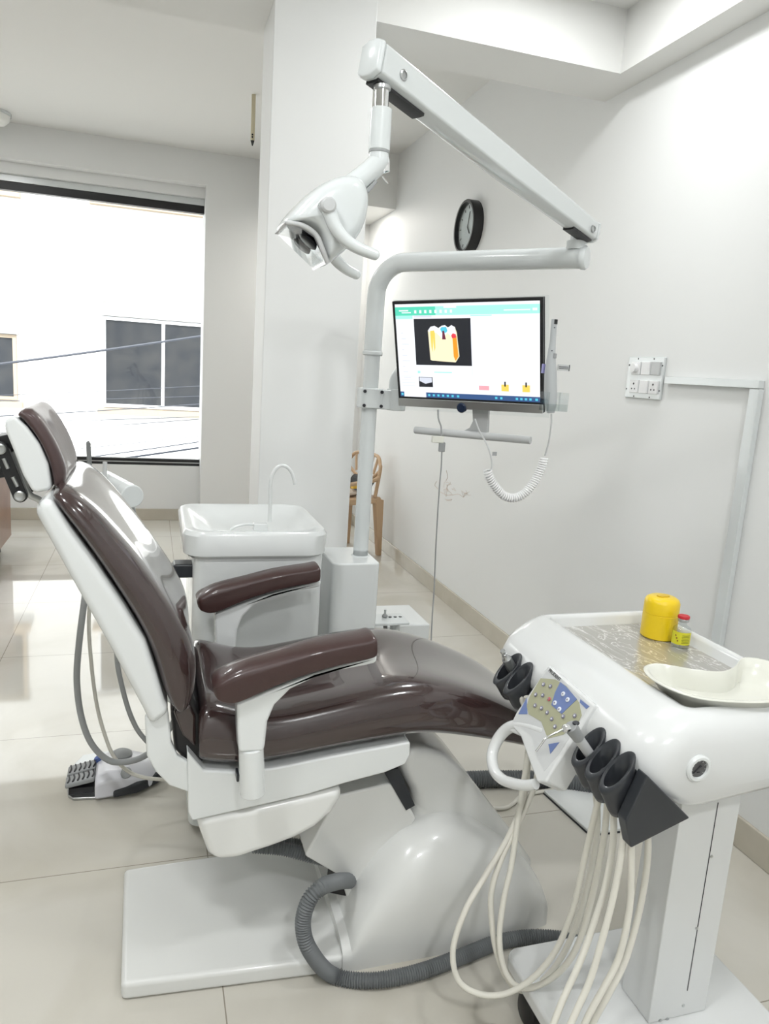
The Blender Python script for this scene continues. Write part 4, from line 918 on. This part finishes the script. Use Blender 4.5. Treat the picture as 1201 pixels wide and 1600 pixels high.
# holders
def cradle(base, h, r, m_, par):
    b0 = V(base); rings = []
    for f, s_, tilt in ((0, .42, 0), (.12, .62, .02), (.4, .86, .15), (.75, 1., .6), (.97, 1.03, 1.), (1.0, .97, 1.), (.985, .74, 1.), (.8, .66, .8), (.5, .5, .4), (.3, .34, .2)):
        ring = []
        for k in range(28):
            a = 2*math.pi*k/28; dx, dy = math.cos(a)*r*s_*1.12, math.sin(a)*r*s_*.92
            ring.append(b0+V((-.022*f*0+dx-.012*f, dy, h*f+.030*tilt*dx/r)))
        rings.append(ring)
    return MB().loft(rings).build('holder_cradle', m_, par, angle=60)
hld = MB().prism([(.802, .752), (.905, .658), (.790, .616), (.772, .668)], .952, .978).build('instrument_holder', CHAR, t, bevel=.003)
MB().prism([(.812, .738), (.87, .68), (.80, .645), (.796, .70)], .975, 1.115).build('holder_rail', CHAR, hld, bevel=.004)
CR = [(.790, 1.090), (.790, 1.045), (.790, 1.000)]
for x_, y_ in CR: cradle((x_, y_, .650), .085, .0255, CHAR, hld)
hl2 = MB().prism([(.812, .748), (.86, .70), (.80, .675), (.796, .71)], 1.35, 1.455).build('instrument_holder', CHAR, t, bevel=.004)
CR2 = [(.790, 1.428), (.790, 1.375)]
for x_, y_ in CR2: cradle((x_, y_, .672), .075, .0265, CHAR, hl2)

# air-water syringe
sh = P(893, 1138, y=1.085); sb_ = P(930, 1192, y=1.088)
t = thing('air_water_syringe', 'grey three-way syringe with a bent metal nozzle in the near holder', 'syringe', sb_)
MB().tube([sb_, sb_+(sh-sb_)*.5, sb_+(sh-sb_)*.72], lambda f: .0098, 16, 4).build('handle', LGREY, t)
MB().tube([sb_+(sh-sb_)*.70, sb_+(sh-sb_)*.9, sh+(sh-sb_)*.06], lambda f: .0105+.003*f, 16, 4).build('head', GREY, t, bevel=.002)
MB().ball(sh+V((.006, -.002, .011)), (.007, .006, .004), 12).build('button', CHAR, t)
nz0 = P(884, 1138, y=1.079)
MB().lathe(nz0, [(.0075, .004), (.0075, -.003), (.005, -.006), (.0005, -.006)], sh-nz0, 18).build('nozzle_collar', CHROME, t)
MB().tube([nz0, P(868, 1145, y=1.077), P(853, 1153, y=1.075), P(846, 1162, y=1.074), P(837, 1174, y=1.072)], .0019, 10).build('nozzle', CHROME, t)
# handpiece couplings
k0, k1 = P(807, 1058, y=1.425), P(782, 1012, y=1.42)
t = thing('handpiece_coupling', 'grey metal handpiece coupling standing in the far holder', 'coupling', k0)
d = k1-k0
MB().tube([k0, k0+d*.3, k0+d*.62], lambda f: .0125-.001*f, 18, 4).build('body', mat('gunmetal', (.20, .21, .21), .35, metal=.6), t)
MB().lathe(k0+d*.60, [(.011, 0), (.006, .006), (.0055, .014), (.0068, .015), (.0068, .017), (.0052, .018), (.0052, .024), (.0065, .025), (.0055, .028), (.001, .028)], d, 18).build('connector_tip', STEEL, t)
k = P(820, 1064, y=1.372); k2 = P(824, 1082, y=1.374)
t = thing('hose_end_coupling', 'cream hose end with a brass-coloured socket in the far holder', 'coupling', k)
MB().tube([k2, k], .0062, 14, 0).build('sleeve', CREAM, t, bevel=.001)
MB().lathe(k, [(.0045, 0), (.0045, .0012), (.002, .0012), (.002, .0), (.0003, .0)], k-k2, 14).build('socket', mat('brass', (.45, .30, .10), .35, metal=.8), t)
k = P(944, 1205, y=1.034); k2 = P(948, 1220, y=1.04)
t = thing('hose_end_coupling', 'hose end with a black and white ringed socket in the middle near cradle', 'coupling', k)
MB().tube([k2, k], .0075, 14, 0).build('sleeve', LGREY, t, bevel=.001)
MB().lathe(k, [(.0072, 0), (.0072, .001), (.0003, .001)], k-k2, 16).build('ring_black', INK, t)
MB().lathe(k+(k-k2).normalized()*.0012, [(.0045, 0), (.0045, .0008), (.0003, .0008)], k-k2, 16).build('ring_white', PAPER, t)

# instrument hoses
def ih(px, y, label, r=.0062):
    n_ = len(px)-1
    ys = y if isinstance(y, (list, tuple)) else [y]*(n_+1)
    return tag(MB().tube([P(a, b_, y=ys[0]+(ys[-1]-ys[0])*i/n_) for i, (a, b_) in enumerate(px)], r, 12, 8).build('instrument_hose', CREAM), label, 'hose', 'cream hoses of the instrument cart')
ih([(812, 1085), (826, 1130), (824, 1200), (818, 1245), (795, 1305), (760, 1365), (728, 1420), (708, 1480), (714, 1528), (742, 1551), (785, 1554), (830, 1530), (868, 1485), (895, 1420), (912, 1345), (925, 1290), (938, 1240), (948, 1225)], (1.36, 1.05), 'cream hose with the widest loop, bulging left over the chair base')
ih([(822, 1088), (838, 1150), (838, 1215), (815, 1275), (786, 1335), (768, 1390), (768, 1440), (776, 1490), (794, 1532), (818, 1548), (850, 1530), (880, 1490), (905, 1430), (925, 1350), (933, 1290), (930, 1235), (922, 1210)], (1.34, 1.09), 'cream hose of the middle loop, crossing over the others near the handle')
ih([(830, 1092), (824, 1180), (810, 1270), (800, 1345), (786, 1410), (780, 1470), (790, 1520), (812, 1543), (845, 1538), (880, 1512), (905, 1470), (925, 1400), (943, 1310), (950, 1235)], (1.33, 1.05), 'cream hose of the narrowest loop, touching the castor corner of the base')
ih([(946, 1215), (957, 1260), (957, 1320), (944, 1390), (925, 1450), (905, 1505), (880, 1560), (862, 1606), (845, 1650)], (1.045, .96), 'cream hose falling straight from the middle near cradle')
ih([(966, 1235), (975, 1275), (971, 1330), (958, 1400), (940, 1470), (922, 1530), (900, 1580), (882, 1620)], (1.0, .95), 'cream hose falling from the nearest cradle')
ih([(985, 1275), (986, 1330), (985, 1400), (978, 1450), (965, 1500), (945, 1540), (920, 1585), (900, 1630)], (.98, .95), 'cream hose hanging nearest to the cart column')
ih([(1010, 1270), (1012, 1330), (1005, 1390), (992, 1450), (975, 1505), (952, 1550), (930, 1590), (912, 1630)], (1.02, .97), 'cream hose hanging in front of the left edge of the cart column')

# ------------------------------------------------------------------ things on the tray
ZT = .8030
t = thing('cotton_dispenser', 'yellow cylindrical container with a lid on the cart tray', 'container', (1.178, 1.432, ZT))
c0 = V((1.178, 1.432, ZT)); r0 = .0415
MB().lathe(c0, [(.001, 0), (r0-.003, 0), (r0, .003), (r0, .060), (r0-.001, .061)], seg=48).build('cup', YEL, t)
ld = MB().lathe(c0+V((0, 0, .061)), [(r0-.001, 0), (r0, .001), (r0-.0005, .026), (r0-.004, .034), (r0-.012, .039), (.001, .040)], seg=48).build('lid', YEL, t)
MB().slab([(c0.x+a, c0.y+b_) for a, b_ in rrect(-.016, -.009, .016, .009, .008, 6)], ZT+.1005, ZT+.1030).build('lid_slot', mat('dark_yellow', (.62, .40, .005), .4), ld, bevel=.001)
t = thing('medicine_vial', 'small clear glass vial with a red cap and yellow label on the cart tray', 'vial', (1.186, 1.362, ZT))
c0 = V((1.186, 1.362, ZT)); r0 = .0205
MB().lathe(c0, [(.001, 0), (r0-.002, 0), (r0, .003), (r0, .042), (r0-.002, .047), (.011, .053), (.0085, .056), (.0085, .062), (.011, .063), (.011, .066), (.001, .066)], seg=36).build('bottle', CLEAR, t)
MB().lathe(c0, [(r0-.002, .002), (r0-.001, .004), (r0-.001, .012), (.001, .012), (.001, .002)], seg=32, cap=False).build('liquid', mat('clear_liquid', (.9, .92, .92), .02, trans=1., ior=1.33), t)
MB().lathe(c0, [(.0122, .0615), (.0128, .063), (.0128, .068), (.0120, .069)], seg=28).build('crimp', STEEL, t)
MB().lathe(c0, [(.0125, .069), (.0135, .070), (.0135, .0745), (.0125, .076), (.001, .0765)], seg=28).build('cap', RED, t)
lab = MB(); ang = [math.radians(158+150*k/24) for k in range(25)]
lab.loft([[(c0.x+(r0+.0004)*math.cos(a), c0.y+(r0+.0004)*math.sin(a), ZT+z_) for a in ang] for z_ in (.010, .040)], cap=False, closed=False)
lb = lab.build('label', mat('label_yellow', (.66, .62, .03), .5), t)
m = MB()
for k in range(6):
    zz = ZT+.033-.0036*k
    an = [math.radians(236+54*j/8-2*(k % 2)) for j in range(9)]
    m.tube([(c0.x+(r0+.0006)*math.cos(a), c0.y+(r0+.0006)*math.sin(a), zz) for a in an], .0005, 5, 0)
m.build('label_print', mat('label_ink', (.12, .14, .01), .6), lb)
m = MB()
for k in range(3):
    a = math.radians(196+8*k); m.ball((c0.x+r0*math.cos(a), c0.y+r0*math.sin(a), ZT+.031-.006*k), .0022, 8)
m.build('label_mark', mat('label_brown', (.30, .14, .02), .6), lb)
# kidney tray
kc = V((1.085, 1.080, ZT))
kh = [(0, .042), (-.05, .060), (-.100, .096), (-.130, .098), (-.155, .075), (-.167, .030), (-.159, -.020), (-.135, -.055), (-.095, -.075), (-.045, -.088)]
kl = kh+[(0, -.092)]+[(-a, b_) for a, b_ in reversed(kh[1:])]
kl = smooth_path([V((*kl[-1], 0))]+[V((*p, 0)) for p in kl]+[V((*kl[0], 0)), V((*kl[1], 0))], 5)[5:-6]
def bean(sx, sy, z): return [(kc.x+p.x*sx, kc.y+p.y*sy+.004*(1-sy), ZT+z) for p in kl]
t = thing('kidney_tray', 'ivory kidney-shaped dish on the near end of the cart tray', 'kidney dish', kc)
MB().loft([bean(.74, .70, 0), bean(.78, .745, .001), bean(.95, .93, .041), bean(.985, .975, .0425), bean(1., 1., .0415), bean(1.005, 1.01, .0432), bean(.99, .985, .0458), bean(.955, .935, .0445), bean(.88, .85, .028), bean(.76, .71, .004), bean(.5, .4, .003)]).build('dish', KID, t, angle=60)
